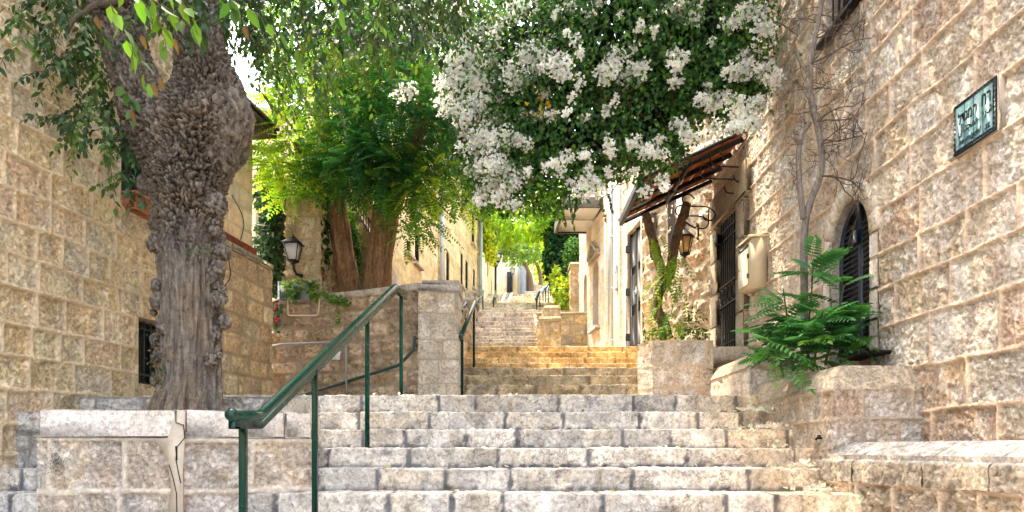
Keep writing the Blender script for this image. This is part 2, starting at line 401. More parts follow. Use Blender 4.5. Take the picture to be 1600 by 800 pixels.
# ================================================================ steps and ground
def flight(name, noses, z0, X0, X1, last, pal, du, seed, mortar=(.17, .16, .155), wr=(.34, .95), tint=None, mat='step', rough=.011, jw=.028, blot=()):
    """noses: list of (distance, height); z0 floor before the first; last = depth of the last tread"""
    pts = [(noses[0][0], z0)]; bot = [0.]
    r = .010
    poly = []; arcs = []
    for k, (d, z) in enumerate(noses):
        zb = z0 if k == 0 else noses[k-1][1]; dn = noses[k+1][0] if k+1 < len(noses) else d+last
        poly += [(d, zb), (d, z-r), (d+r*.3, z-r*.3), (d+r, z)]
        if k+1 == len(noses): poly.append((dn, z))
    poly = np.array(poly); A = np.concatenate([[0], np.cumsum(np.linalg.norm(np.diff(poly, axis=0), axis=1))])
    rows = list(A[::4][:len(noses)])+[A[-1]]
    seg = np.diff(poly, axis=0); seg = seg/np.linalg.norm(seg, axis=1, keepdims=True); nr = np.stack([-seg[:, 1], seg[:, 0]], 1)
    nv = np.vstack([nr[:1], nr[:-1]+nr[1:], nr[-1:]]); nv = unit(nv)
    inner = [4*k for k in range(1, len(noses))]
    vs = []
    for k in range(len(noses)):
        a, b = rows[k], A[4*k+1]; vs += list(np.linspace(a, b, 8)); vs += list(A[4*k+2:4*k+4])
        c = rows[k+1]; vs += list(np.linspace(A[4*k+3], c, 9 if c-A[4*k+3] < .8 else int((c-A[4*k+3])/.06))[1:-1])
    vs.append(A[-1]); vs = np.unique(np.array(vs))
    zfix = (0, 0)
    def f(u, v, D):
        y = np.interp(v, A, poly[:, 0]); z = np.interp(v, A, poly[:, 1]); ny = np.interp(v, A, nv[:, 0]); nz = np.interp(v, A, nv[:, 1])
        return np.stack([u+0*v, y+ny*D, z+nz*D], -1), None
    us = np.arange(X0, X1+du, du)
    mb = masonry(f, us, vs, np.array(rows), wr, seed, pal, mortar, jw=jw, soft=.008, boss=.001, rough=rough, bead=-.006, offs=.006, nscale=9, wob=.012, tint=tint, pit=.3, ragged=.045, blot=blot)
    return struct(mb.build(name, M[mat], None, True))
D1 = [3.2, 3.6, 4.0, 4.4, 4.8, 5.2, 5.6, 6.0, 6.4, 6.8]; Z1 = [-.99, -.825, -.66, -.495, -.33, -.163, -.003, .166, .341, .535]
def sun_tint_right(P0, U, W):  # warm sunlight on the right end painted into the step colour
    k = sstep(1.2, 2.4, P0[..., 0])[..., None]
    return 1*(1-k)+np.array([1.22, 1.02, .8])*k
flight('lower_steps', list(zip(D1, Z1)), -1.155, -4.3, 2.56, 2.2, PAL_S, .016, 11, mortar=(.17, .17, .18), tint=sun_tint_right, blot=BL_S)
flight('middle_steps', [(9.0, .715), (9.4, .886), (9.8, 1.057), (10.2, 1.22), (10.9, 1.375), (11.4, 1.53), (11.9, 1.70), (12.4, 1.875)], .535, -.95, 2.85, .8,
       [lin(.5, .43, .33), lin(.58, .48, .33), lin(.55, .43, .28), lin(.44, .4, .33)], .022, 12, mortar=(.24, .19, .13), blot=[(lin(.36, .3, .2), .6, 4), (lin(.7, .58, .4), .6, 5), (lin(.2, .17, .12), .5, 6)], wr=(.4, .95), tint=lambda P0, U, W: 1+np.clip(P0[..., 1:2]-10.3, 0, .3)/.3*np.array([.42, .24, -.05])*(.7+.6*fbm(P0*1.7, 3, 6)[..., None]))  # sunlit gold of the farther steps painted into their colour
flight('upper_steps', [(13.2, 2.08), (13.7, 2.218), (14.2, 2.367), (14.7, 2.548), (15.2, 2.707), (15.8, 2.897), (16.4, 3.093), (17, 3.319), (17.6, 3.553)], 1.875, -1.2, .62, 1.4,
       [lin(.68, .59, .48), lin(.62, .53, .43), lin(.7, .62, .5), lin(.55, .48, .4)], .03, 13, wr=(.35, .8), mortar=(.3, .26, .22))
flight('far_steps', [(19, 3.909), (20, 4.19), (21, 4.48), (22, 4.756), (24, 5.257), (24.6, 5.48), (25.2, 5.69), (25.8, 5.92)], 3.553, -1.3, 2.2, 5.5,
       [lin(.7, .62, .46), lin(.66, .58, .42), lin(.74, .66, .5)], .04, 14, wr=(.35, .9), mortar=(.38, .33, .26))
def sheet(name, pts, mat):
    mb = MB(); mb.add(pts, [[list(range(len(pts)))]]); return struct(mb.build(name, M[mat]))
g = MB(); ys = np.array([-400, -6, 3.2, 6.8, 9.2, 13, 18, 26, 32, 60, 600.]); zs = np.array([-1.6, -1.16, -1.158, -.1, .2, 1.2, 2.9, 5.2, 5.85, 6.5, 20.])
xs = np.linspace(-400, 400, 41); X_, Y_ = np.meshgrid(xs, ys, indexing='ij'); ii = np.arange(X_.size).reshape(X_.shape)
g.add(np.stack([X_, Y_, np.broadcast_to(zs, X_.shape)], -1).reshape(-1, 3), [np.stack([ii[:-1, :-1], ii[1:, :-1], ii[1:, 1:], ii[:-1, 1:]], -1).reshape(-1, 4)], (.3, .25, .19))
struct(g.build('ground', M['ground']))
# ================================================================ near left building
def xl(d): return -4.68+.138*d
lb = thing('stone_house', 'yellowish rough limestone house along the left edge with two small barred windows', 'house', (xl(7), 7, .3))
NL = unit(V3(1, -.138))
fL = planar((xl(4.3), 4.3), (xl(8.05), 8.05), NL); sL = fL.L/3.75
def uL(d): return (d-4.3)*sL
us = axis_d(4.3, 4.3+fL.L, .0023, [uL(x) for x in (6.5, 7.0, 6.74, 7.25)]); vs = axis(-1.1, 5.6, .0135, [2.45, 3.1, .65, 1.32])
mb = masonry(fL, us, vs, course(-1.1, 5.6, .25, .3, 3), (.26, .48), 31, PAL_L, (.8, .64, .43), blot=BL_L, jw=.026, soft=.007, boss=.001, rough=.017, bead=.018, offs=.004, nscale=13, wob=.014,
             openings=[(uL(6.5), uL(7.0), 2.45, 3.1, 0, .25), (uL(6.74), uL(7.25), .65, 1.32, 0, .25)])
mb.build('wall', M['wall'], lb, True)
fL2 = planar((xl(8.05), 8.05), (xl(9.45), 9.45), NL)
mb = masonry(fL2, axis(0, fL2.L, .022), axis(.1, 2.5, .022), course(.1, 2.5, .24, .31, 4), (.26, .5), 32, [c*lin(.92, .88, .86) for c in PAL_L], (.5, .38, .25), jw=.024, boss=.012, rough=.022, bead=-.002, wob=.014)
mb.build('terrace_wall', M['wall'], lb, True)
off = -.27*NL
fL3 = planar(np.array([xl(8.0), 8.0])+off, np.array([xl(9.4), 9.4])+off, NL)
mb = masonry(fL3, axis(0, fL3.L, .025), axis(2.4, 4.42, .025), course(2.4, 4.42, .27, .3, 5), (.3, .5), 33, [c*lin(1.05, 1.02, 1.05) for c in PAL_L], (.62, .5, .34), jw=.022, boss=.004, rough=.012, bead=.006, wob=.005)
mb.build('upper_wall', M['far'], lb, True)
mb = MB(); tl = np.append(unit(V3(.138, 1)), 0); n3 = np.append(NL, 0)
for k in range(4):
    a = 8.06+k*.35; c = V3(xl(a+.17), a+.17, 2.53)-n3*.11
    mb.box(c, (.342, .28, .085), np.array([tl, n3, (0, 0, 1)]), .012, lin(.52, .43, .31)*(1+.1*math.sin(k*5)))
mb.build('coping', M['dressed'], lb)
mb = MB(); c = V3(xl(8.82), 8.82, 2.68)-n3*.21; mb.box(c, (1.15, .04, .2), np.array([tl, n3, (0, 0, 1)]), .006); mb.build('flashing', M['redband'], lb)
mb = MB()   # body of the house behind its faces
mb.prism([(-9, -9, -1.2), (xl(-9)-.33, -9, -1.2), (xl(9.4)-.31, 9.4, -1.2), (-9, 9.4, -1.2)], (0, 0, 5.6), lin(.5, .4, .26)); mb.build('house_body', M['far'], lb)
mb = MB(); mb.prism([(-9, -9, 4.5), (xl(-9), -9, 4.5), (xl(7.6), 7.6, 5.62), (-9, 7.6, 5.62)], (0, 0, 3.5), lin(.5, .4, .26)); mb.build('unseen_storey', M['far'], lb)  # unseen storey above the frame, first put up to throw shade
mb = MB(); mb.box(V3(xl(8.75), 8.75, 4.47)-n3*.55, (1.75, 1.1, .09), np.array([tl, n3, (0, 0, 1)]), .01)
mb.box(V3(xl(8.75), 8.75, 4.56)-n3*.6, (1.8, 1.25, .05), np.array([tl, n3, (0, 0, 1)]), .01); mb.build('eave', M['roof'], lb)
def wallpt(d, z, off=0): return V3(xl(d), d, z)+n3*off
# upper barred window
o_ = None
def window_unit(parent, pt, a, b, z0, z1, dep, fm, gm, nb, label=None, mids=2):
    mb = MB(); w_ = .045
    for z in (z0+w_/2, z1-w_/2): mb.bar(pt(a, z, -dep), pt(b, z, -dep), .05, w_)
    for d in (a+.03, b-.03, (a+b)/2): mb.bar(pt(d, z0+w_, -dep), pt(d, z1-w_, -dep), .04, .045)
    fr = mb.build('window', M[fm], parent)
    mb = MB(); mb.add([pt(a, z0, -dep-.03), pt(b, z0, -dep-.03), pt(b, z1, -dep-.03), pt(a, z1, -dep-.03)], [[(0, 1, 2, 3)]]); mb.build('pane', M['glass'], fr)
    mb = MB()
    for d in np.linspace(a+.05, b-.05, nb): mb.tube([pt(d, z0+.01, -.05), pt(d, z1-.02, -.05)], .008, 6)
    for z in np.linspace(z0+.1, z1-.1, mids): mb.bar(pt(a+.005, z, -.05), pt(b-.005, z, -.05), .012, .022)
    mb.build('grille', M[gm], fr); return fr
window_unit(lb, wallpt, 6.5, 7.0, 2.45, 3.1, .16, 'bluegrey', 'darkgreen', 5)
window_unit(lb, wallpt, 6.74, 7.25, .65, 1.32, .2, 'brownwood', 'darkgreen', 5)
fb = thing('flower_box', 'terracotta flower box on the sill below the blue barred window', 'flower box', tuple(wallpt(6.72, 2.37, .0)))
mb = MB(); A3 = np.array([tl, n3, (0, 0, 1)]); mb.box(wallpt(6.72, 2.40, .06), (.4, .16, .16), A3, .012); mb.box(wallpt(6.72, 2.48, .06), (.43, .19, .03), A3, .008); mb.build('box', M['terracotta'], fb)
mb = MB(); mb.box(wallpt(6.72, 2.497, .06), (.38, .14, .012), A3, .002); mb.build('soil', M['soil'], fb)
# ================================================================ right building
rb = thing('stone_house', 'tall pinkish limestone house on the right with rough faced blocks and raised pointing', 'house', (3.4, 7, 0))
XR = 3.2
fR = planar((XR, 3.4), (XR, 10.75), (-1, 0)); uR = lambda d: d-3.4
AW = (6.0, 6.72, .83, 2.33); TW = (6.15, 6.85, 4.12, 5.3); DO = (9.4, 10.3, 1.36, 3.42)
us = axis_d(3.4, 10.75, .0023, [uR(x) for x in (6.0, 6.72, 6.15, 6.85, 9.4, 10.3)]); vs = axis(-1.1, 7.2, .0135, [.83, 4.12, 5.3, 1.36, 3.42])
mb = masonry(fR, us, vs, course(-1.1, 7.2, .29, .4, 21), (.34, .85), 41, PAL_R, (.74, .57, .43), blot=BL_R, jw=.024, soft=.007, boss=.002, rough=.019, bead=.017, offs=.004, nscale=14, wob=.012,
             openings=[(uR(6.0), uR(6.72), .83, 2.33, .42, .2), (uR(6.15), uR(6.85), 4.12, 5.3, 0, .2), (uR(9.4), uR(10.3), 1.36, 3.42, 0, .3)])
mb.build('wall', M['wall'], rb, True)
mb = MB(); mb.prism([(3.52, -1, -1.2), (9, -1, -1.2), (9, 22, -1.2), (1.9, 22, -1.2), (2.05, 18.9, -1.2), (2.72, 12.5, -1.2), (3.52, 10.9, -1.2)], (0, 0, 8.38), lin(.5, .4, .3)); mb.build('house_body', M['far'], rb)
# arched shutter
pR = lambda d, z, off=0: V3(XR-off, d, z)
mb = MB(); cx = 6.36; hw = .36
a = np.linspace(0, math.pi, 19)
rim = [(6.0+.002, .835)]+[(cx-math.cos(t)*hw*.995, 1.91+math.sin(t)*.415) for t in a]+[(6.72-.002, .835)]
sh = MB(); sh.prism([pR(d, z, -.12) for d, z in rim], (.03, 0, 0)); shp = sh.build('arched_shutter', M['brownwood'], rb)
shp['label'] = 'dark arched louvred shutter'
fr = MB(); fr.tube([pR(d, z, -.10) for d, z in rim], .028, 8); fr.bar(pR(cx, .85, -.10), pR(cx, 2.3, -.10), .03, .05); fr.build('frame', M['navy'], shp)
for s in (-1, 1):
    lv = MB()
    for z in np.arange(.93, 2.15, .052):
        hwz = hw if z < 1.91 else hw*math.sqrt(max(0, 1-((z-1.91)/.415)**2))
        for a0, a1 in ((.045, .17), (.195, .32)):
            a1_ = min(a1, hwz-.04)
            if a1_-a0 > .05: lv.box(pR(cx+s*(a0+a1_)/2, z, -.100), (.03, a1_-a0, .016), np.array([unit(V3(1, 0, .9)), (0, 1, 0), unit(V3(-.9, 0, 1))]), .003)
    lv.build('louvres', M['navy'], shp)
for d, z in ((6.07, 1.05), (6.05, 1.62), (6.36, 2.0), (6.66, 1.1)): hg = MB(); hg.box(pR(d, z, -.065), (.05, .07, .13), None, .008); hg.build('hinge', M['navy'], shp)
sl_ = MB(); sl_.box(pR(5.93, .815, .06), (.16, .5, .03), None, .006); sl_.build('sill_bar', M['black'], shp)
# dressed arch stones
vb = MB(); nst = 9
for k in range(nst):
    t0, t1 = math.pi*k/nst+.004, math.pi*(k+1)/nst-.004
    tt = np.linspace(t0, t1, 5); inner = [(cx-math.cos(t)*(hw+.012), 1.91+math.sin(t)*(.42+.012)) for t in tt]; outer = [(cx-math.cos(t)*(hw+.17), 1.91+math.sin(t)*(.42+.18)) for t in tt[::-1]]
    vb.prism([pR(d, z, .022) for d, z in inner+outer], (.05, 0, 0), lin(.64, .56, .46)*(.95+.1*random.Random(k).random()))
for s in (-1, 1):
    z = .86
    while z < 1.88:
        h_ = min(.27, 1.9-z); vb.box(pR(cx+s*(hw+.085), z+h_/2, -.003), (.05, .145, h_-.006), None, .012, lin(.55, .48, .4)*(.92+.16*random.Random(int(z*97)+s).random())); z += h_
vb.build('arch_surround', M['dressed'], rb)
# barred window at the top
fr = window_unit(rb, pR, 6.15, 6.85, 4.12, 5.3, .14, 'brownwood', 'black', 6)
mb = MB(); mb.bar(pR(6.1, 4.1, .05), pR(6.9, 4.1, .05), .09, .035); mb.build('sill', M['black'], fr)
# door with iron grille
ds = MB()
for d0, d1 in ((9.08, 9.395), (10.305, 10.6)):
    z = 1.36; k = 0
    while z < 3.4:
        h_ = min(.5, 3.42-z); ds.box(V3(XR+.02, (d0+d1)/2, z+h_/2), (.2, d1-d0-.004, h_-.008), None, .015, lin(.5, .42, .32)*(.9+.2*random.Random(k+int(d0)).random())); z += h_; k += 1
ds.box(V3(XR+.02, 9.84, 3.66), (.2, 1.7, .46), None, .02, lin(.47, .38, .27)); ds.box(V3(XR-.03, 9.84, 1.31), (.42, 1.3, .09), None, .012, lin(.5, .43, .34))
ds.build('door_surround', M['dressed'], rb)
dr = MB(); dr.box(V3(XR+.22, 9.85, 2.39), (.05, .9, 2.06), None, .004)
for d in (9.62, 10.08):
    for z in (1.85, 2.9): dr.box(V3(XR+.19, d, z), (.03, .32, .8), None, .012)
door = dr.build('door', M['brownwood'], rb)
gr = MB()
for d in np.linspace(9.46, 10.24, 9): gr.bar((XR-.01, d, 1.4), (XR-.01, d, 3.4), .02, .02)
for z in (1.55, 3.1, 3.24): gr.bar((XR-.01, 9.42, z), (XR-.01, 10.28, z), .03, .02)
for z in (2.12, 2.42): gr.bar((XR-.015, 9.42, z), (XR-.015, 10.28, z), .04, .03)
for d in np.linspace(9.5, 10.2, 5):
    a = np.linspace(0, 2*math.pi, 15); gr.tube([(XR-.02, d+.07*math.cos(t), 2.27+.12*math.sin(t)) for t in a], .012, 6)
gr.box((XR-.03, 10.27, 3.17), (.12, .12, .16), None, .01)
gr.build('grille', M['black'], door)
# ---- recessed wall with vines, beside the door
bw = thing('stone_house', 'sunlit rubble stone house with the black panelled door behind the vine planter', 'house', (2.6, 12, 1.8))
fB1 = planar((3.25, 10.72), (2.42, 12.4))
mb = masonry(fB1, axis(0, fB1.L, .022), axis(1.0, 6.8, .024), course(1.0, 6.8, .2, .42, 23), (.2, .55), 43, [c*lin(1.08, 1.0, .9) for c in PAL_R], (.6, .5, .36), jw=.02, soft=.03, boss=.035, rough=.06, bead=0, offs=.02, nscale=4.5, wob=.04, ragged=.02)
mb.build('rubble_wall', M['wall'], bw, True)
fB2 = planar((2.40, 12.4), (1.82, 18.2)); kB = fB2.L/5.8
uB = lambda d: (d-12.4)*kB
pB = lambda d, z, off=0: np.append(fB2(np.array(uB(d)), np.array(z), np.array(off))[0][:2], z)
mb = masonry(fB2, axis(0, fB2.L, .03, [uB(x) for x in (12.48, 13.38, 15.9, 16.5, 14.75, 15.05, 17.2, 17.6)]), axis(1.0, 7, .03, [1.9, 4.25, 2.9, 4.3, 2.3, 2.75]), course(1.0, 7, .3, .36, 25), (.4, .7), 45, PAL_R, (.62, .54, .44), jw=.016, boss=.004, rough=.012, bead=.003, wob=.004,
             openings=[(uB(12.48), uB(13.38), 1.9, 4.25, 0, .12), (uB(15.9), uB(16.5), 2.9, 4.5, .3, .14), (uB(17.2), uB(17.6), 2.9, 4.5, .2, .14)], tint=lambda P0, U, W: np.array([1.08, 1.05, 1.0]))
mb.build('ashlar_wall', M['far'], bw, True)
mb = MB()
for d0, d1, o in ((13.42, 13.95, .1), (14.75, 14.95, .05)): mb.box(pB((d0+d1)/2, 4.0, o/2), (o+.1, d1-d0, 4.3), np.array([(-.995, -.1, 0), (-.1, .995, 0), (0, 0, 1)]), .015, lin(.6, .5, .38))
mb.build('pilaster', M['dressed'], bw)
mb = MB()
for s, (d0, d1, z0, z1) in enumerate(((15.75, 16.2, 4.62, 4.95), (16.2, 16.65, 4.95, 4.62))): mb.bar(pB(d0, z0, .06), pB(d1, z1, .06), .14, .1, .015, col=lin(.62, .55, .43))
mb.bar(pB(15.72, 4.56, .05), pB(16.68, 4.56, .05), .1, .07, .012, col=lin(.6, .52, .42)); mb.build('window_moulding', M['dressed'], bw); mb = MB(); mb.bar(pB(15.8, 2.85, .05), pB(16.6, 2.85, .05), .14, .09, .012, col=lin(.6, .52, .42))
mb.build('sill', M['dressed'], bw)
for a_, b_ in ((15.9, 16.5), (17.2, 17.6)):
    mb = MB(); mb.add([pB(a_, 2.9, -.13), pB(b_, 2.9, -.13), pB(b_, 4.5, -.13), pB(a_, 4.5, -.13)], [[(0, 1, 2, 3)]], lin(.52, .4, .26)); mb.build('blind_niche', M['dressed'], bw)
mb = MB(); mb.add([pB(12.48, 1.9, -.09), pB(13.38, 1.9, -.09), pB(13.38, 4.25, -.09), pB(12.48, 4.25, -.09)], [[(0, 1, 2, 3)]])
AX = np.array([(-.995, -.1, 0), (-.1, .995, 0), (0, 0, 1)])
for d in (12.7, 13.15):
    for z in (2.3, 3.1, 3.85): mb.box(pB(d, z, -.075), (.03, .36, .62), AX, .01)
for d in (12.5, 12.93, 13.36): mb.bar(pB(d, 1.92, -.06), pB(d, 4.23, -.06), .04, .05)
bd = mb.build('door', M['black'], bw); bd['label'] = 'black panelled metal door'
mb = MB(); mb.bar(pB(12.9, 2.95, -.03), pB(12.9, 3.1, -.03), .02, .03); mb.bar(pB(12.9, 3.0, -.01), pB(12.78, 3.0, -.01), .015, .015); mb.build('handle', M['zinc'], bd)
for d, z in ((13.37, 2.2), (13.37, 3.1), (13.37, 3.95)): mb = MB(); mb.box(pB(d, z, .0), (.08, .06, .14), AX, .005); mb.build('hinge', M['black'], bd)
# barred opening above the vines
mb = MB(); n1 = np.array([-.897, -.442, 0]); t1 = np.array([-.442, .897, 0])
pB1 = lambda u, z, off=0: np.append(fB1(np.array(float(u)), np.array(float(z)), np.array(float(off)))[0][:2], z)
for u0, u1 in ((.95, 1.12), (1.45, 1.62)):
    mb.add([pB1(u0, 3.35, .045), pB1(u1, 3.35, .045), pB1(u1, 4.4, .045), pB1(u0, 4.4, .045)], [[(0, 1, 2, 3)]])
wn = mb.build('window', M['black'], bw)
mb = MB(); mb.bar(pB1(.78, 3.2, .07), pB1(.78, 4.6, .07), .07, .12); mb.build('shutter', M['white'], wn)
# ================================================================ planters and low walls on the right
def wallring(name, corners, z0, z1, pal, seed, parent, rows=None, wr=(.35, .6), mat='wall', step=.021, mortar=(.58, .47, .36), cop=None, **kw):
    """faces along a polyline of corners, outward normal on the right-hand side when walking"""
    kw.setdefault('blot', BL_L if pal is PAL_Y else BL_R); mb = MB()
    for k in range(len(corners)-1):
        a, b = np.array(corners[k], float), np.array(corners[k+1], float); d = unit(b-a); f = planar(a-d*.013, b+d*.013, (d[1], -d[0]))
        s = masonry(f, axis(0, f.L, step), axis(z0, z1, step), course(z0, z1, .25, .34, seed) if rows is None else np.array(rows, float), wr, seed+k, pal, mortar, **kw)
        mb.V += s.V; mb.P += [p+mb.n for p in s.P]; mb.c += s.c; mb.n += s.n
    return mb.build(name, M[mat], parent, True)
def sloped_cap(mb, path, z0, z1, inset, col, joint=.6, seed=0, jit=.008):
    """coping whose outer face leans inward from z0 to z1; path walked with outside on the right"""
    rg = random.Random(seed)
    for k in range(len(path)-1):
        a, b = np.array(path[k], float), np.array(path[k+1], float); L = np.linalg.norm(b-a); d = (b-a)/L; n = np.array([d[1], -d[0]]); m = max(1, round(L/joint)); e = np.linspace(0, L, m+1)
        e[1:-1] += [rg.uniform(-.1, .1)*joint for _ in e[1:-1]]
        for j in range(m):
            p, q = a+d*(e[j]+.004), a+d*(e[j+1]-.004); j_ = rg.uniform(-jit, jit)
            i0 = inset if (k > 0 and j == 0) else 0; i1 = inset if (k < len(path)-2 and j == m-1) else 0
            sec = [(p+n*(.01+j_), z0), (q+n*(.01+j_), z0), (q-n*(inset)-d*i1, z1+j_), (p-n*(inset)+d*i0, z1+j_)]
            top = [(q-n*(inset+.3)-d*i1*2, z1+j_), (p-n*(inset+.3)+d*i0*2, z1+j_)]
            V = [np.append(s[0], s[1]) for s in sec+top]+[np.append(p+n*(.01+j_)-n*.3, z0), np.append(q+n*(.01+j_)-n*.3, z0)]
            # subdivided front for roughness
            nx, nz = max(2, int((e[j+1]-e[j])/.04)), 6; g = []
            uu, vv = np.meshgrid(np.linspace(0, 1, nx+1), np.linspace(0, 1, nz+1), indexing='ij')
            Pt = (1-uu[..., None])*((1-vv[..., None])*V[0]+vv[..., None]*V[3])+uu[..., None]*((1-vv[..., None])*V[1]+vv[..., None]*V[2])
            ed = np.minimum(np.minimum(uu, 1-uu)*(e[j+1]-e[j]), np.minimum(vv, 1-vv)*.25)
            Dp = (fbm(Pt*14, 3, seed+j)-.5)*.016+.003*(1-np.exp(-ed/.01)); nn = np.append(n, .5)
            Pt = Pt+Dp[..., None]*nn*(sstep(0, .02, ed))[..., None]
            ii = np.arange(uu.size).reshape(uu.shape); cc = np.asarray(col)*(.85+.3*rg.random())*(.8+.4*fbm(Pt*7, 3, seed+9)[..., None])
            mb.add(Pt.reshape(-1, 3), [np.stack([ii[:-1, :-1], ii[1:, :-1], ii[1:, 1:], ii[:-1, 1:]], -1).reshape(-1, 4)], cc.reshape(-1, 3))
            mb.add(V, [[(3, 2, 4, 5), (0, 3, 5, 6), (1, 7, 4, 2)]], np.asarray(col)*.95)
p1 = thing('stone_planter', 'stone planter with sloping coping holding the leafy shrub and the bare tree', 'planter', (2.85, 6.1, -.2))
wallring('wall', [(2.5, 7.1), (2.5, 5.25), (3.22, 5.25)], -1.0, .46, PAL_R, 51, p1, rows=[-1., -.72, -.4, -.06, .22, .46], wr=(.28, .5), step=.014, boss=.002, rough=.018, bead=.014, jw=.022, soft=.008, nscale=12)
mb = MB(); sloped_cap(mb, [(2.5, 7.1), (2.5, 5.25), (3.22, 5.25)], .46, .66, .1, lin(.54, .46, .36), .6, 3); mb.build('coping', M['wall'], p1)
mb = MB(); mb.prism([(2.7, 5.5, .55), (3.2, 5.5, .55), (3.2, 7.1, .55), (2.7, 7.1, .55)], (0, 0, .03)); mb.build('soil', M['soil'], p1)
p2 = thing('stone_planter', 'low stone parapet block below the white mailbox in front of the barred door', 'parapet', (2.85, 7.8, .3))
wallring('wall', [(2.53, 8.55), (2.53, 7.12), (3.22, 7.12)], .3, .86, PAL_R, 55, p2, rows=[.3, .56, .86], wr=(.35, .55), boss=.012, rough=.018, bead=.006, jw=.018)
wallring('end_wall', [(3.0, 8.75), (2.53, 8.55)], .3, .86, PAL_R, 56, p2, rows=[.3, .56, .86], wr=(.35, .55), boss=.012, rough=.018)
mb = MB(); sloped_cap(mb, [(2.53, 8.55), (2.53, 7.12), (3.22, 7.12)], .86, 1.02, .09, lin(.56, .48, .37), .7, 5); mb.prism([(2.62, 7.2, .98), (3.2, 7.2, .98), (3.2, 8.6, .98), (2.62, 8.5, .98)], (0, 0, .03), lin(.5, .43, .33)); mb.build('coping', M['wall'], p2)
p3 = thing('stone_planter', 'chamfered stone planter with the climbing vine beside the dark steps', 'planter', (2.3, 10, .5))
wallring('wall', [(2.33, 12.3), (1.74, 9.25), (1.88, 8.93), (2.66, 8.93), (2.75, 9.4)], .5, 1.43, PAL_R, 57, p3, rows=[.5, .8, 1.1, 1.43], wr=(.4, .6), boss=.003, rough=.012, bead=.006, jw=.026, soft=.01, mortar=(.64, .53, .4))
mb = MB(); mb.prism([(2.36, 12.2, 1.36), (1.78, 9.25, 1.36), (1.9, 8.97, 1.36), (2.66, 8.97, 1.36), (3.2, 10.7, 1.36)], (0, 0, .04)); mb.build('soil', M['soil'], p3)
mb = MB(); mb.box((3.0, 9.9, 1.18), (.75, 2.2, .3), None, .01, lin(.5, .43, .34)); struct(mb.build('threshold_paving', M['dressed']))
bn = thing('low_wall', 'low stone wall with sloping rough coping in the lower right corner', 'low wall', (2.6, 4.2, -1))
A_, B_ = V3(2.40, 5.24), V3(3.05, 2.4); dA = unit(B_-A_); nA = np.array([dA[1], -dA[0]]); LA = np.linalg.norm(B_-A_)
f = planar(A_, B_, nA)
s = masonry(f, axis(0, LA, .015), axis(-1.15, -.25, .015), np.array([-1.15, -.84, -.54, -.25]), (.26, .42), 61, [q*lin(.95, .9, .82) for q in PAL_R], (.64, .5, .38), jw=.018, soft=.012, boss=.004, rough=.035, bead=.012, nscale=13)
s.build('wall', M['wall'], bn, True)
cp = MB(); e = [0, .36, .98, 1.45, 2.0, LA]
for k in range(5):
    a0, a1 = e[k]+.004, e[k+1]-.004; nx = int((a1-a0)/.016); vv1 = np.concatenate([np.linspace(0, .4, 10), np.linspace(.4, 1, 16)[1:]])
    uu, vv = np.meshgrid(np.linspace(a0, a1, nx+1), vv1, indexing='ij')
    o_, z_ = np.interp(vv, [0, .4, .95, 1], [.012, .012, -.26, -.32]), np.interp(vv, [0, .4, .95, 1], [-.25, -.1, .045, .045])
    Pt = np.stack([A_[0]+dA[0]*uu+nA[0]*o_, A_[1]+dA[1]*uu+nA[1]*o_, z_], -1)
    fr_ = 1-sstep(.38, .46, vv); n_1 = fbm(Pt*13, 3, 70+k)-.5; n_2 = fbm(Pt*40, 2, 75+k)-.5
    Dp = (n_1*.03+n_2*.03)*fr_+(n_1*.008+n_2*.008)*(1-fr_); ed = np.minimum(uu-a0, a1-uu); Dp = Dp-.006*(1-sstep(0, .012, ed))
    Pt = Pt+Dp[..., None]*np.array([nA[0]*.8, nA[1]*.8, .5])
    cc = (lin(.6, .52, .42)*fr_[..., None]+lin(.64, .6, .57)*(1-fr_[..., None]))*(.85+.3*fbm(Pt*9, 3, 5)[..., None])*(1-.5*fr_*sstep(0, -.25, n_1+n_2))[..., None]; ii = np.arange(uu.size).reshape(uu.shape)
    cp.add(Pt.reshape(-1, 3), [np.stack([ii[:-1, :-1], ii[1:, :-1], ii[1:, 1:], ii[:-1, 1:]], -1).reshape(-1, 4)], cc.reshape(-1, 3))
sec = [(-.025, -.25), (-.025, -.14), (-.29, .0), (-.6, .0), (-.6, -.25)]
cp.prism([np.append(A_+nA*o+dA*.004, z) for o, z in sec], np.append(dA*(LA-.008), 0), lin(.62, .52, .42))
cp.build('coping', M['wall'], bn, True)
mb = MB(); mb.prism([np.append(A_-nA*.02, -1.15), np.append(B_-nA*.02, -1.15), (3.6, 2.4, -1.15), (3.6, 5.24, -1.15)], (0, 0, 1.1), lin(.5, .44, .38)); mb.build('fill', M['wall'], bn)
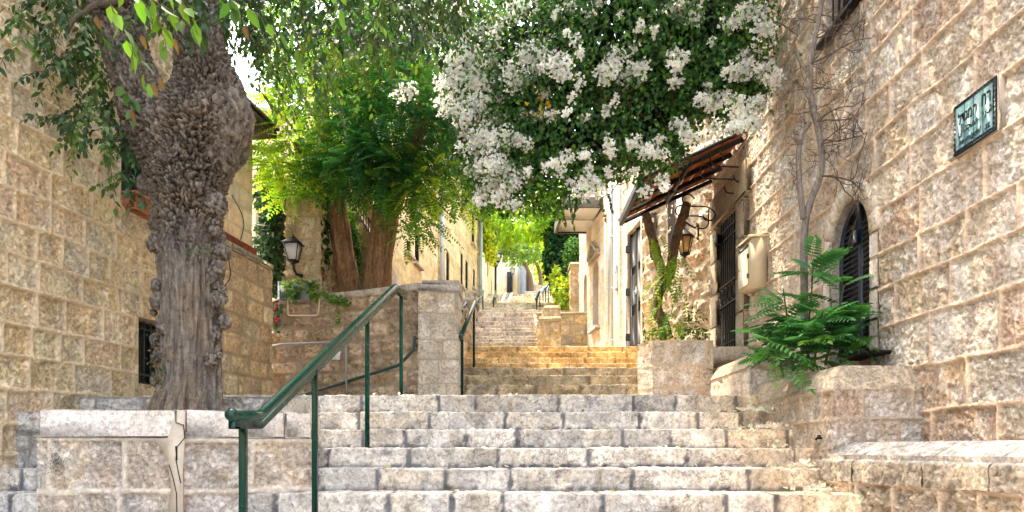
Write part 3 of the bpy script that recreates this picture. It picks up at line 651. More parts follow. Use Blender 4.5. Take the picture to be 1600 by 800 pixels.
# ================================================================ planter of the old tree
tp = thing('stone_planter', 'big cracked stone planter with pale coping holding the gnarled old tree', 'planter', (-2.5, 5.4, -1))
cor = [(-3.25, 5.93), (-3.23, 4.6), (-2.28, 4.6), (-1.5, 5.02), (-1.72, 5.93)]
wallring('wall', cor, -1.15, .066, PAL_G, 63, tp, rows=[-1.15, -.92, -.6, -.3, .066], wr=(.36, .62), step=.0125, boss=.004, rough=.026, bead=.016, jw=.03, soft=.009, nscale=10, mortar=(.76, .68, .57))
mb = MB(); rg = random.Random(4)
inn = [(-3.0, 5.9), (-2.98, 4.86), (-2.33, 4.86), (-1.78, 5.2), (-1.95, 5.9)]
def cop_run(mb, a, b, cols, e, z0=.07, z1=.265, w=.26, over=.02):
    a, b = np.array(a, float), np.array(b, float); L = np.linalg.norm(b-a); d = (b-a)/L; n = np.array([d[1], -d[0]])
    for j in range(len(e)-1):
        c = a+d*L*(e[j]+e[j+1])/2+n*(over-w/2); mb.box(np.append(c, (z0+z1)/2+rg.uniform(-.003, .003)), (L*(e[j+1]-e[j])-.006, w, z1-z0), np.array([np.append(d, 0), np.append(n, 0), (0, 0, 1)]), .012, cols[j % len(cols)])
PK = [lin(.84, .77, .7), lin(.86, .79, .72), lin(.82, .75, .68)]
cop_run(mb, cor[1], cor[2], PK, [0.0, .985]); cop_run(mb, cor[2], cor[3], [lin(.8, .74, .67)], [.03, .48, .78, 1.0]); cop_run(mb, cor[0], cor[1], PK, [0, .5, .86]); cop_run(mb, cor[3], cor[4], PK, [.1, 1])
mb.build('coping', mat_stone('pink_coping_stone', var=(.8, 1.15), fine=(.72, 1.15), bump=.35, bscale=70), tp)
mb = MB(); mb.prism([(x, y, .14) for x, y in inn], (0, 0, .03)); mb.build('soil', M['soil'], tp)
# mortar patch and crack at the corner
mb = MB(); P_ = lambda x, y, d=4.575: P(x, y, d)
patch = [(262, 684), (276, 641), (289, 641), (288, 690), (285, 740), (286, 830), (262, 830), (267, 760), (262, 725), (252, 700), (240, 686)]
mb.prism([P_(x, y, 4.577) for x, y in patch], (0, .012, 0), lin(.62, .57, .51)); mb.build('mortar_patch', M['plaster'], tp)
mb = MB()
for path, wd in (([(275, 641), (275, 660), (287, 664), (289, 684), (277, 698), (275, 718), (281, 748), (283, 755)], 1.3), ([(264, 726), (270, 745), (276, 772), (277, 830)], 1.0), ([(291, 641), (291, 675)], .8)):
    for (xa, ya), (xb, yb) in zip(path[:-1], path[1:]):
        mb.bar(P_(xa, ya, 4.575), P_(xb, yb, 4.575), .004, wd/1050*4.6*1.6, 0, up=(0, 1, 0))
mb.add([P_(273.5, 697, 4.572), P_(277, 697, 4.572), P_(277.5, 719, 4.572), P_(275.5, 720, 4.572)], [[(0, 1, 2, 3)]])
mb.build('crack', M['crack'], tp)
# moss stain is a lichen patch on the first stone
mb = MB(); rg2 = np.random.default_rng(5); V_ = []; T_ = []
for k in range(300):
    x, y = 86+rg2.normal()*7.5, 722+rg2.normal()*13; s_ = rg2.uniform(.4, 1.2); a = rg2.uniform(0, 6.3)
    for j in range(3): V_.append(P(x+s_*math.cos(a+j*2.1), y+s_*math.sin(a+j*2.1), 4.573-rg2.uniform(0, .012)))
    T_.append((3*k, 3*k+1, 3*k+2))
mb.add(V_, [T_], lin(.05, .04, .02)); mb.build('lichen', mat_plain('dark_lichen', (.05, .042, .022), 1, vary=.5), tp)
mb = MB()
for (x0, x1, dd_, zt, zb, dp) in ((-4.0, -2.0, 5.98, .455, -.1, .86), (-4.1, -3.3, 5.34, .29, -.3, .66)):
    f = planar((x0, dd_), (x1, dd_), (0, -1)); s = masonry(f, axis(0, f.L, .016), axis(zb, zt, .014), np.array([zb, zt-.18, zt]), (.25, .55), int(dd_*100), [q*lin(.9, .9, .9) for q in PAL_S], (.3, .28, .25), boss=.002, rough=.03, bead=-.006, jw=.026, soft=.008, nscale=9, ragged=.04, blot=BL_S)
    mb.V += s.V; mb.P += [p+mb.n for p in s.P]; mb.c += s.c; mb.n += s.n
    mb.box(((x0+x1)/2, dd_+dp/2+.012, (zt+zb)/2+.002), (x1-x0, dp, zt-zb), None, .015, lin(.62, .58, .52))
struct(mb.build('side_steps', M['step'], None, True))
# ================================================================ pier, curved wall, lamp block
pi = thing('stone_pier', 'square dressed stone pier with flat cap at the foot of the dark steps', 'pier', (-.98, 9.2, .5))
wallring('shaft', [(-1.23, 9.5), (-1.23, 8.9), (-.72, 8.9), (-.72, 9.5)], .45, 2.07, [lin(.72, .66, .56), lin(.68, .61, .5), lin(.74, .68, .6), lin(.66, .57, .45)], 121, pi, rows=[.45, .85, 1.18, 1.45, 1.79, 2.07], wr=(.18, .42), step=.015, boss=.002, rough=.012, bead=-.006, jw=.012, soft=.008, offs=.004, nscale=9, mortar=(.5, .42, .33), blot=[(lin(.62, .5, .34), .4, 3), (lin(.8, .77, .72), .5, 5), (lin(.5, .45, .38), .35, 6)]); z = 2.07
mb = MB(); mb.box((-.975, 9.2, z-.0+.045), (.56, .66, .1), None, .012, lin(.5, .46, .42)); mb.box((-.95, 9.25, z+.13), (.5, .62, .07), None, .012, lin(.55, .49, .42)); mb.build('cap', M['dressed'], pi)
cw = thing('retaining_wall', 'curved rough stone retaining wall below the two acacias, with a handrail on it', 'retaining wall', (-2.3, 9.5, .5))
cpts = [((x-800)*d/F, d) for x, d in ((422, 9.95), (445, 9.88), (500, 9.68), (560, 9.45), (610, 9.22), (657, 9.0))]
fC = curved(cpts, -1)
mb = masonry(fC, axis(0, fC.L, .02), axis(.45, 2.13, .02), course(.45, 2.13, .2, .26, 27), (.22, .55), 65, [c*lin(1.05, .95, .82) for c in PAL_G]+[lin(.5, .4, .28), lin(.6, .46, .3)], (.42, .33, .24), jw=.02, soft=.03, boss=.05, rough=.085, bead=0, offs=.02, wob=.014, nscale=8, pit=.4)
mb.build('wall', M['wall'], cw, True)
mb = MB(); ec = np.linspace(.05, fC.L, 9)
for k in range(8):
    a0, a1 = ec[k]+.005, ec[k+1]-.005; q = [fC(np.array(a0), np.array(2.12), np.array(.03))[0], fC(np.array(a1), np.array(2.12), np.array(.03))[0], fC(np.array(a1), np.array(2.12), np.array(-.3))[0], fC(np.array(a0), np.array(2.12), np.array(-.3))[0]]
    mb.prism(q, (0, 0, .09), lin(.56, .5, .43)*(.88+.24*random.Random(k).random()))
mb.build('coping', M['dressed'], cw)
bl = thing('stone_pillar', 'tall rough stone wall end carrying the white lantern at left', 'wall', (-3.1, 10.3, 2))
wallring('wall', [(-3.33, 11.2), (-3.33, 9.96), (-2.83, 9.96), (-2.86, 11.4)], .5, 3.7, PAL_Y, 67, bl, wr=(.2, .36), boss=.05, rough=.06, bead=0, jw=.016, soft=.03, mortar=(.52, .42, .28), wob=.03)
mb = MB(); mb.box((-3.08, 10.65, 3.7), (.5, 1.35, .06), None, .02, lin(.55, .45, .3)); mb.build('top', M['dressed'], bl)
# garden soil behind
mb = MB(); mb.add([(-3.4, 9.9, 2.0), (-1.0, 9.2, 2.0), (-1.05, 17.6, 3.7), (-1.9, 17.6, 3.9), (-3.0, 11, 2.4)], [[(0, 1, 2, 3, 4)]]); struct(mb.build('garden_soil', M['soil']))
pw = thing('parapet_wall', 'rough low wall climbing along the left side of the middle and upper steps', 'low wall', (-1.0, 13, 1.5))
segs = [(9.5, 10.9, 1.75), (10.9, 12.3, 2.1), (12.3, 13.7, 2.5), (13.7, 15.2, 3.0), (15.2, 16.5, 3.35), (16.5, 18.0, 3.8)]
mb = MB()
for k, (a0, a1, zt) in enumerate(segs):
    f = planar((-.82-.012*(a0-9.5), a0), (-.82-.012*(a1-9.5), a1), (1, 0)); s = masonry(f, axis(0, f.L, .03), axis(zt-1.4, zt, .03), course(zt-1.4, zt, .22, .3, k), (.25, .5), 70+k, [lin(.5, .4, .29), lin(.56, .46, .33), lin(.45, .36, .28)], (.45, .37, .27), boss=.03, rough=.04, bead=0, jw=.016)
    mb.V += s.V; mb.P += [p+mb.n for p in s.P]; mb.c += s.c; mb.n += s.n
    xm = -.82-.012*((a0+a1)/2-9.5); mb.box((xm-.12, (a0+a1)/2, zt-.67), (.23, a1-a0+.02, 1.38), None, .01, lin(.5, .43, .34)); mb.box((xm-.1, (a0+a1)/2, zt+.03), (.3, a1-a0, .06), None, .01, lin(.55, .5, .43))
mb.build('wall', M['wall'], pw)
# ================================================================ sunlit facade on the left
def xf(d): return -4.21+.138*d
fc = thing('stone_house', 'long golden limestone house front with narrow windows beyond the acacias', 'house', (xf(16), 16, 2.5))
fF = planar((xf(12.2), 12.2), (xf(22.4), 22.4), NL); kF = fF.L/10.2
uF = lambda d: (d-12.2)*kF
dx = lambda x: 4.21/(.138+(800-x)/F)
pF = lambda d, z, off=0: V3(xf(d), d, z)+n3*off
wins = [(688, 694.5, 379, 441, 1), (697, 702, 392, 447, 1), (719.5, 723, 396, 447, 0), (727, 731, 408, 455, 0), (739, 742, 421, 450, 0), (705, 708.5, 303, 333, 0), (720.3, 723.5, 314, 335, 0), (737, 741, 336, 382, 0), (635, 641, 376, 396, 0), (648, 655, 350, 412, 1)]
ops = []
for x0, x1, y0, y1, ar in wins:
    d0, d1 = dx(x0), dx(x1); dm = (d0+d1)/2; z1, z0 = (700-y0)*dm/F, (700-y1)*dm/F; ops.append((d0, d1, z0, z1, ar*min(.3, (d1-d0)*.6)))
ex = [uF(x) for o in ops for x in o[:2]]; ez = [z for o in ops for z in o[2:4]]
mb = masonry(fF, axis(0, fF.L, .045, ex), axis(1.6, 7.9, .04, ez), course(1.6, 7.9, .3, .36, 29), (.45, .85), 81, [lin(.74, .58, .3), lin(.7, .54, .27), lin(.75, .61, .35), lin(.72, .53, .29)], (.76, .62, .38), jw=.02, boss=.006, rough=.02, bead=.002, offs=.008, wob=.006,
             openings=[(uF(o[0]), uF(o[1]), o[2], o[3], o[4], .13) for o in ops])
mb.build('wall', M['far'], fc, True)
mb = MB(); nb_ = -np.append(NL, 0)*.3
mb.prism([(xf(12.3)-1.3, 12.3, 1), (xf(12.3)-.2, 12.3, 1), (xf(22.3)-.2, 22.3, 1), (xf(22.3)-2.2, 22.3, 1)], (0, 0, 6.85), lin(.58, .46, .28)); mb.build('house_body', M['far'], fc)
for d0, d1, z0, z1, ar in ops:
    mb = MB(); mb.add([pF(d0, z0, -.12), pF(d1, z0, -.12), pF(d1, z1, -.12), pF(d0, z1, -.12)], [[(0, 1, 2, 3)]]); wp = mb.build('window', M['glass'], fc)
    mb = MB()
    for d in np.linspace(d0, d1, 5): mb.bar(pF(d, z0, -.03), pF(d, z1, -.03), .025, .025)
    for z in np.arange(z0+.1, z1, .22): mb.bar(pF(d0, z, -.03), pF(d1, z, -.03), .02, .02)
    mb.build('grille', M['black'], wp)
for o in ops: mb = MB(); mb.bar(pF(o[0]-.12, o[2]-.05, .03), pF(o[1]+.12, o[2]-.05, .03), .12, .09, .015, col=lin(.6, .5, .34)); mb.build('sill', M['dressed'], fc)
mb = MB(); mb.box(pF(17.3, 7.93, .05), (10.4, .7, .12), A3, .02); mb.box(pF(17.3, 8.03, .02), (10.5, .9, .06), A3, .02); mb.build('eave', M['roof'], fc)
for x_, zt, zb, lab in ((685, 7.85, 2.3, 'white painted downpipe in the middle of the golden house front'), (748, 7.8, 4.0, 'grey downpipe at the far corner of the golden house front')):
    d = dx(x_)-(.15 if x_ > 700 else 0); mb = MB(); mb.tube([pF(d, zb, .09), pF(d, zt, .09)], .06 if x_ < 700 else .07, 10)
    for z in np.linspace(zb+.3, zt-.3, 4): mb.box(pF(d, z, .06), (.15, .12, .04), A3, .005)
    o = mb.build('downpipe', M['zinc'], None, True); tag(o, lab, 'downpipe')
mb = MB(); d = 14.35; mb.tube([pB(d, 1.9, .1), pB(d, 6.5, .1)], .06, 12)
for z in (2.3, 3.4, 4.5, 5.6): mb.box(pB(d, z, .07), (.12, .15, .04), AX, .005)
tag(mb.build('downpipe', M['zinc'], None, True), 'pale blue grey downpipe on the sunlit right wall beside the black door', 'downpipe')
# ================================================================ vegetation
def rand_unit(rg, n):
    v = rg.normal(size=(n, 3)); return unit(v)
LEAF8 = (np.array([[0, 0], [.3, -.5], [.3, 0], [.3, .5], [.66, -.4], [.66, 0], [.66, .4], [1, 0]]), np.array([[0, 2, 1], [0, 3, 2], [1, 2, 5], [1, 5, 4], [2, 3, 6], [2, 6, 5], [4, 5, 7], [5, 6, 7]]))
LEAF2 = (np.array([[0, 0], [.42, -.5], [1, 0], [.42, .5]]), np.array([[0, 2, 1], [0, 3, 2]]))
HEART = (np.array([[.0, 0], [-.06, -.3], [.28, -.52], [.28, 0], [.28, .52], [-.06, .3], [1, 0]]), np.array([[0, 3, 2], [0, 2, 1], [0, 4, 3], [0, 5, 4], [2, 3, 6], [3, 4, 6]]))
def leaves(mb, pos, d, nrm, L, W, col, shape=LEAF2, fold=.3, curl=.12, var=.25, rg=None):
    n = len(pos)
    if n == 0: return
    d = unit(d); s = unit(np.cross(d, nrm)); nn = np.cross(s, d); t = shape[0]
    L = np.broadcast_to(L, (n,)); W = np.broadcast_to(W, (n,))
    V = pos[:, None]+d[:, None]*(t[None, :, 0]*L[:, None])[..., None]+s[:, None]*(t[None, :, 1]*W[:, None])[..., None]+nn[:, None]*((fold*abs(t[None, :, 1])*W[:, None])-curl*(t[None, :, 0]**2)*L[:, None])[..., None]
    k = len(t); T = (np.arange(n)*k)[:, None, None]+shape[1][None]
    rg = rg or np.random.default_rng(n)
    col = np.broadcast_to(np.asarray(col, float), (n, 3))*(1+var*rg.normal(size=(n, 1)))*(1+.08*rg.normal(size=(n, 3)))
    mb.add(V.reshape(-1, 3), [T.reshape(-1, 3)], np.repeat(np.clip(col, .004, 1), k, 0))
def bez(p, q, sag, n, rg=None, wob=.0):
    t = np.linspace(0, 1, n)[:, None]; p = np.asarray(p, float); q = np.asarray(q, float)
    m = p+(q-p)*t; m[:, 2] -= sag*(4*t[:, 0]*(1-t[:, 0]))
    if rg is not None: m += (np.cumsum(rg.normal(size=(n, 3)), 0)*wob)*np.minimum(t*3, 1)
    return m
def spray(tw, lf, p, q, n, L, col, rg, sag=0., droop=.5, tr=.004, W=.45, shape=LEAF8, twcol=(.12, .09, .06), var=.25, keep=1):
    """twig with alternate leaves"""
    path = bez(p, q, sag, 9, rg, .006); Lp = np.linalg.norm(np.diff(path, axis=0), axis=1).sum()
    tw.tube(path, np.linspace(tr, tr*.35, 9), 5, twcol)
    t = np.linspace(.12, 1, n); pos = np.stack([np.interp(t, np.linspace(0, 1, 9), path[:, k]) for k in range(3)], 1)
    T = unit(np.stack([np.interp(t, np.linspace(0, 1, 9), np.gradient(path[:, k])) for k in range(3)], 1))
    side = unit(np.cross(T, [0, 0, 1.])+1e-6)*np.where(np.arange(n) % 2, 1, -1)[:, None]
    d = T*.6+side*.8+np.array([0, 0, -droop])+rg.normal(size=(n, 3))*.25; d[-1] = T[-1]+np.array([0, 0, -droop])
    nm = np.array([0, 0, 1.])+rg.normal(size=(n, 3))*.5
    leaves(lf, pos, d, nm, L*rg.uniform(.6, 1.15, n), L*W*rg.uniform(.8, 1.15, n), col, shape, var=var, rg=rg)
# ---------------------------------------------------------------- gnarled old tree
DT = 5.6
ot = thing('old_tree', 'gnarled old tree with knobbly grey trunk rising from the cracked planter', 'tree', tuple(P(295, 640, DT)))
def worley(p, seed=0):
    i = np.floor(p); best = np.full(p.shape[:-1], 9.); sec = best.copy()
    for dx in (-1, 0, 1):
        for dy in (-1, 0, 1):
            for dz in (-1, 0, 1):
                c = i+np.array([dx, dy, dz]); h = np.stack([_h(c[..., 0], c[..., 1], c[..., 2], seed+k*7) for k in range(3)], -1)
                d = np.linalg.norm(c+h-p, axis=-1); sec = np.where(d < best, best, np.minimum(sec, d)); best = np.minimum(best, d)
    return best, sec-best
def nodules(P0, seed):
    q = P0*np.array([12, 12, 9])+2.6*(np.stack([fbm(P0*9, 2, seed), fbm(P0*9, 2, seed+1), fbm(P0*9, 2, seed+2)], -1)-.5)*2
    f1, e = worley(q, seed+3)
    f2, e2 = worley(P0*np.array([40, 40, 30])+2.0*(fbm(P0*20, 2, seed+5)[..., None]-.5), seed+4); k = sstep(.42, .6, fbm(P0*4, 2, seed+8)); rdg = 1-abs(2*fbm(P0*np.array([30, 30, 12]), 3, seed+9)-1)
    return sstep(0, .22, e)*(1-.35*f1)*(1-.4*k)+.4*k*rdg, sstep(0, .25, e2)*(.7+.3*rdg)
def trunk_tube(mb, px, n=220, seg=330, seed=1, knob=lambda y: .2, yaxis=None):
    """px list of (x, y, radius_px, depth)"""
    px = np.array(px, float); t = np.linspace(0, len(px)-1, seg)
    def cr(c):
        o = []
        for x in t:
            i = min(int(x), len(px)-2); s = x-i; a, b_, c_, d_ = c[max(i-1, 0)], c[i], c[i+1], c[min(i+2, len(px)-1)]
            o.append(.5*(2*b_+(c_-a)*s+(2*a-5*b_+4*c_-d_)*s*s+(3*b_-a-3*c_+d_)*s**3))
        return np.array(o)
    X, Y, Rr, D = (cr(px[:, k]) for k in range(4))
    cen = np.stack([(X-800)*D/F, D, (700-Y)*D/F], 1); rad = Rr*D/F
    T = unit(np.gradient(cen, axis=0)); a = np.arange(n)*2*math.pi/n
    e1 = unit(np.cross(np.array([0, 1., 0]), T)); e2 = np.cross(T, e1)
    dirs = e1[:, None]*np.cos(a)[None, :, None]+e2[:, None]*np.sin(a)[None, :, None]
    base = cen[:, None]+dirs*rad[:, None, None]
    kb = np.array([knob(y) for y in Y])[:, None]
    lobes = fbm(np.stack([np.cos(a)[None]*1.6+0*rad[:, None], np.sin(a)[None]*1.6+0*rad[:, None], (cen[:, 2]*.9)[:, None]+0*a[None]], -1), 3, seed+3)-.5
    # burls: worley-like bumps from warped noise
    q = base*13+2.2*(fbm(base*6, 2, seed+50)[..., None]-.5); f1 = fbm(q, 3, seed+11); burl, nod2 = nodules(base, seed+70); burl = burl*2-1
    wr = fbm(base*4, 3, seed+90)-.5; burl = burl+1.4*wr
    q2 = base*32; f2 = 1-abs(2*fbm(q2, 2, seed+13)-1)*2
    # bark furrows run along the trunk
    fq = np.stack([np.cos(a)[None]*5.5+.6*lobes, np.sin(a)[None]*5.5+.6*lobes, (cen[:, 2]*1.3)[:, None]+0*a[None]], -1); fu = 1-abs(2*fbm(fq, 3, seed+17)-1)*2
    fq2 = fq*2.6; fu2 = 1-abs(2*fbm(fq2, 2, seed+19)-1)*2
    disp = rad[:, None]*(.22*lobes*2*.6)+kb*(.030*burl+.008*f2+.016*nod2)+(1-kb)*(.030*fu+.014*fu2)+.006*f2
    V = base+dirs*disp[..., None]
    cav = np.clip(.5+.5*(kb*(burl*.55+f2*.2+nod2*1.0-.75)+(1-kb)*(fu*.6+fu2*.4)), 0, 1)
    light = lin(.31, .275, .24); dark = lin(.016, .012, .01)
    tan = lin(.33, .25, .17); k2 = sstep(.55, .7, fbm(base*3.1, 2, seed+60))[..., None]*.6
    col = dark+(light*(1-k2)+tan*k2-dark)*(cav[..., None]**1.3)
    i = np.arange(seg-1)[:, None]*n; j = np.arange(n)[None]
    mb.add(V.reshape(-1, 3), [np.stack([i+j, i+(j+1) % n, i+n+(j+1) % n, i+n+j], -1).reshape(-1, 4)], col.reshape(-1, 3))
tk = MB()
kn = lambda y: float(np.interp(y, [-100, 60, 130, 330, 400, 440], [.75, .7, 1, 1, .5, .06]))
trunk_tube(tk, [(296, 665, 60, 5.6), (294, 640, 49, 5.6), (297, 600, 40, 5.6), (298, 540, 38, 5.6), (298, 470, 38, 5.6), (297, 410, 39, 5.6), (294, 350, 42, 5.6), (295, 300, 45, 5.6), (298, 260, 53, 5.6), (304, 220, 66, 5.6), (318, 185, 62, 5.6), (324, 150, 50, 5.6), (318, 105, 35, 5.62), (310, 60, 29, 5.65), (304, 15, 30, 5.7), (302, -50, 30, 5.75), (300, -140, 34, 5.9), (330, -240, 26, 6.1)], seed=3, knob=kn)
kn2 = lambda y: float(np.interp(y, [-100, 40, 120, 200], [.5, .6, .45, 1]))
trunk_tube(tk, [(288, 270, 40, 5.55), (262, 232, 42, 5.55), (238, 190, 37, 5.5), (218, 140, 32, 5.5), (199, 90, 28, 5.48), (186, 45, 30, 5.45), (172, 5, 28, 5.4), (152, -60, 28, 5.3), (140, -150, 28, 5.2)], n=150, seg=190, seed=8, knob=kn2)
# burls along the sides of the trunk
rgb = np.random.default_rng(17)
for (x, y, r) in [(346, 180, 42), (368, 205, 26), (362, 165, 26), (338, 232, 34), (258, 212, 30), (232, 262, 18), (345, 318, 17), (340, 345, 10), (248, 330, 14), (240, 375, 12), (346, 390, 11), (345, 430, 12), (344, 470, 13), (343, 510, 12), (341, 545, 11), (246, 470, 15), (250, 520, 11), (247, 560, 12), (252, 600, 12), (262, 625, 12), (238, 480, 8), (352, 455, 8), (228, 225, 22)]:
    for k in range(4 if r < 20 else 1):
        c = P(x+(297-x)*.07+rgb.normal()*4, y+rgb.normal()*13, 5.5+rgb.uniform(-.05, .12)); rr = r*5.5/F*(rgb.uniform(.5, .95) if r < 20 else 1); n = 26 if r > 20 else 16
        th = np.linspace(.02, math.pi-.02, n); ph = np.arange(n*2)*math.pi/n
        dv = np.stack([np.sin(th)[:, None]*np.cos(ph)[None], np.sin(th)[:, None]*np.sin(ph)[None], np.cos(th)[:, None]+0*ph[None]], -1)
        pb_ = c+dv*rr*np.array([1, 1, 1.15]); b1 = nodules(pb_, 74)[0]*2-1; b2 = 1-abs(2*fbm(pb_*38, 2, 9)-1)*2
        V = pb_+dv*(.03*min(1, rr/.1)*b1+rr*.1*b2)[..., None]; cv = np.clip(.5+.35*b1+.2*b2, 0, 1)[..., None]; col = lin(.016, .012, .01)+(lin(.31, .275, .24)-lin(.016, .012, .01))*cv**1.4
        m_ = len(ph); i = np.arange(n-1)[:, None]*m_; j = np.arange(m_)[None]
        tk.add(V.reshape(-1, 3), [np.stack([i+j, i+(j+1) % m_, i+m_+(j+1) % m_, i+m_+j], -1).reshape(-1, 4)], col.reshape(-1, 3))
tk.build('trunk', M['bark'], ot, True)
tw = MB(); lf = MB(); rg = np.random.default_rng(7)
DG = [lin(.05, .12, .04), lin(.045, .11, .055), lin(.07, .15, .045), lin(.09, .18, .04)]
def g(cols): return cols[rg.integers(len(cols))]
# limbs above the frame that carry the hanging branches
for a, b_ in (((200, -40, 5.4), (20, -60, 5.0)), ((200, 0, 5.3), (110, 40, 5.0)), ((300, -60, 5.7), (480, -40, 6.6)), ((300, -120, 5.8), (640, -90, 7.4)), ((300, -90, 5.7), (400, -40, 5.2))):
    tw.tube(bez(P(*a), P(*b_), -.08, 10, rg, .012), np.linspace(.035, .014, 10), 8, (.1, .08, .06), noise=.3)
for k in range(46):
    p = P(rg.uniform(232, 350), rg.uniform(-70, 10), rg.uniform(4.9, 5.3)); spray(tw, lf, p, p+np.array([rg.normal()*.1, rg.normal()*.1, -rg.uniform(.1, .3)]), 11, .075, g(DG)*.8, rg, 0, .7, .003)
main = [((215, -30), (10, 15), 5.0), ((205, -40), (0, 50), 4.8), ((210, -30), (55, 60), 5.1), ((190, -20), (100, 110), 5.0), ((190, -30), (150, 130), 5.2), ((120, -20), (60, 160), 5.0), ((180, 60), (95, 100), 5.1), ((170, 95), (90, 145), 5.2), ((175, 95), (115, 215), 5.2), ((185, 110), (130, 190), 5.3),
        ((185, 120), (160, 230), 5.3), ((190, 150), (195, 250), 5.35), ((180, 160), (85, 195), 5.3), ((190, 200), (100, 200), 5.3), ((60, -30), (20, 90), 4.8), ((140, -30), (130, 80), 5.0), ((240, -40), (200, 60), 5.2), ((170, 40), (60, 120), 5.1), ((195, 190), (175, 250), 5.35), ((200, 230), (205, 310), 5.4), ((90, -40), (30, 30), 4.9), ((150, -40), (80, 40), 5.0), ((200, -50), (165, 40), 5.1)]
for (a, b_, d) in main:
    p, q = P(*a, 5.75+rg.uniform(-.1, .1)), P(*b_, d+rg.uniform(-.35, .25)); spray(tw, lf, p, q, 26, .074, g(DG), rg, -.05, .55)
    for k in range(5):
        t = rg.uniform(.2, .95); s = p+(q-p)*t; e = s+np.array([rg.normal()*.13-.06, rg.normal()*.15, -abs(rg.normal())*.14-.03]); spray(tw, lf, s, e, 11, .07, g(DG), rg, -.02, .55, .003)
# large leaves hanging close to the lens
for (a, b_, d) in [((178, -20), (250, 40), 2.3), ((205, 60), (240, 130), 2.6), ((225, -10), (300, 60), 2.2), ((250, -20), (310, 40), 2.4), ((190, 130), (215, 185), 2.9), ((330, -10), (430, 50), 2.6), ((170, 0), (210, 80), 2.4), ((360, -20), (372, 30), 2.3), ((440, 20), (475, 90), 2.8), ((240, 0), (265, 90), 2.3), ((510, -20), (530, 20), 2.6)]:
    spray(tw, lf, P(*a, d), P(*b_, d+.1), 6, .075, [lin(.12, .24, .03), lin(.05, .13, .03), lin(.09, .2, .03)][rg.integers(3)], rg, -.02, .9, .0025)
for (x, y) in ((222, 55), (250, 120), (272, 60), (205, 170), (382, 40), (240, 130), (150, 25)):
    leaves(lf, P(x, y, 2.5)[None], np.array([[.2, 0, -1.]]), np.array([[0, -1, .3]]), .045, .022, lin(.09, .055, .03), LEAF8, .7, .5)
# dense right-hand part of the crown
for k in range(430):
    x = rg.uniform(335, 720); lim = np.interp(x, [335, 380, 410, 430, 480, 540, 600, 660, 720], [40, 55, 90, 165, 175, 130, 90, 55, 30])
    y = rg.uniform(-90, lim*.85); d = rg.uniform(5.6, 7.4); p = P(x, y, d)
    q = p+np.array([rg.normal()*.16, rg.normal()*.16, -rg.uniform(.12, .42)])
    yy = 700-q[2]*F/q[1]; bright = (yy > 95 and x > 390) or rg.random() < .08  # sunlit rim and shaded top painted into the leaf colours
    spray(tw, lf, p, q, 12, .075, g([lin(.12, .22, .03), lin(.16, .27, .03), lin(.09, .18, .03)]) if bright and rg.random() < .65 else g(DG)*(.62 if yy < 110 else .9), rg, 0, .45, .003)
for (a, b_, d) in [((470, 120), (560, 120), 5.6), ((520, 70), (640, 80), 5.6), ((430, 90), (540, 195), 5.9), ((520, 100), (500, 230), 6.0), ((380, 120), (470, 215), 6.2), ((560, 60), (700, 110), 5.8), ((600, 0), (720, 60), 5.5), ((640, -20), (790, 20), 5.5), ((560, 10), (620, 70), 5.4), ((480, 60), (420, 230), 6.2), ((500, 80), (545, 220), 6.3)]:
    spray(tw, lf, P(*a, d), P(*b_, d+.1), 22, .065, g([lin(.1, .19, .04), lin(.07, .15, .05)]), rg, -.04, .8, .004)
n = 500; pos = np.array([P(rg.uniform(400, 690), rg.uniform(-90, 95), rg.uniform(7.2, 8.2)) for k in range(n)]); leaves(lf, pos, rg.normal(size=(n, 3))-np.array([0, 0, .3]), rg.normal(size=(n, 3))*.6+np.array([0, -1, .2]), .13, .075, lin(.03, .075, .03), LEAF8, .3, .2, .3, rg)
# crown above the picture (throws the shade)
for k in range(230):
    p = V3(rg.uniform(-4.4, 1.0), rg.uniform(3.2, 8.4), rg.uniform(5.6, 8.4))
    if p[2] < .667*p[1]+.25: continue
    spray(tw, lf, p, p+np.array([rg.normal()*.3, rg.normal()*.3, -rg.uniform(.1, .4)]), 12, .085, g(DG), rg, 0, .6, .005)
for k in range(12):
    tw.tube(bez(P(300+rg.normal()*30, -150, 5.8), V3(rg.uniform(-4, .8), rg.uniform(4, 8), rg.uniform(6, 8)), -.2, 8, rg, .03), np.linspace(.07, .02, 8), 8, (.1, .08, .06))
tw.build('branches', M['twig'], ot, True); lf.build('crown', M['leaf'], ot)
# suckers on the trunk foot
mb = MB()
for k in range(70):
    p = P(245+rg.normal()*9, 575+rg.normal()*22, 5.35+rg.normal()*.04); leaves(mb, p[None], rand_unit(rg, 1), rand_unit(rg, 1), .028, .02, [lin(.2, .09, .06), lin(.07, .12, .04)][k % 2], LEAF8)
for k in range(22):
    p = P(315+rg.normal()*22, 392+rg.normal()*6, 5.3+rg.normal()*.02); leaves(mb, p[None], rand_unit(rg, 1), rand_unit(rg, 1), .03, .018, lin(.07, .15, .04), LEAF8)
mb.build('shoots', M['leaf'], ot)
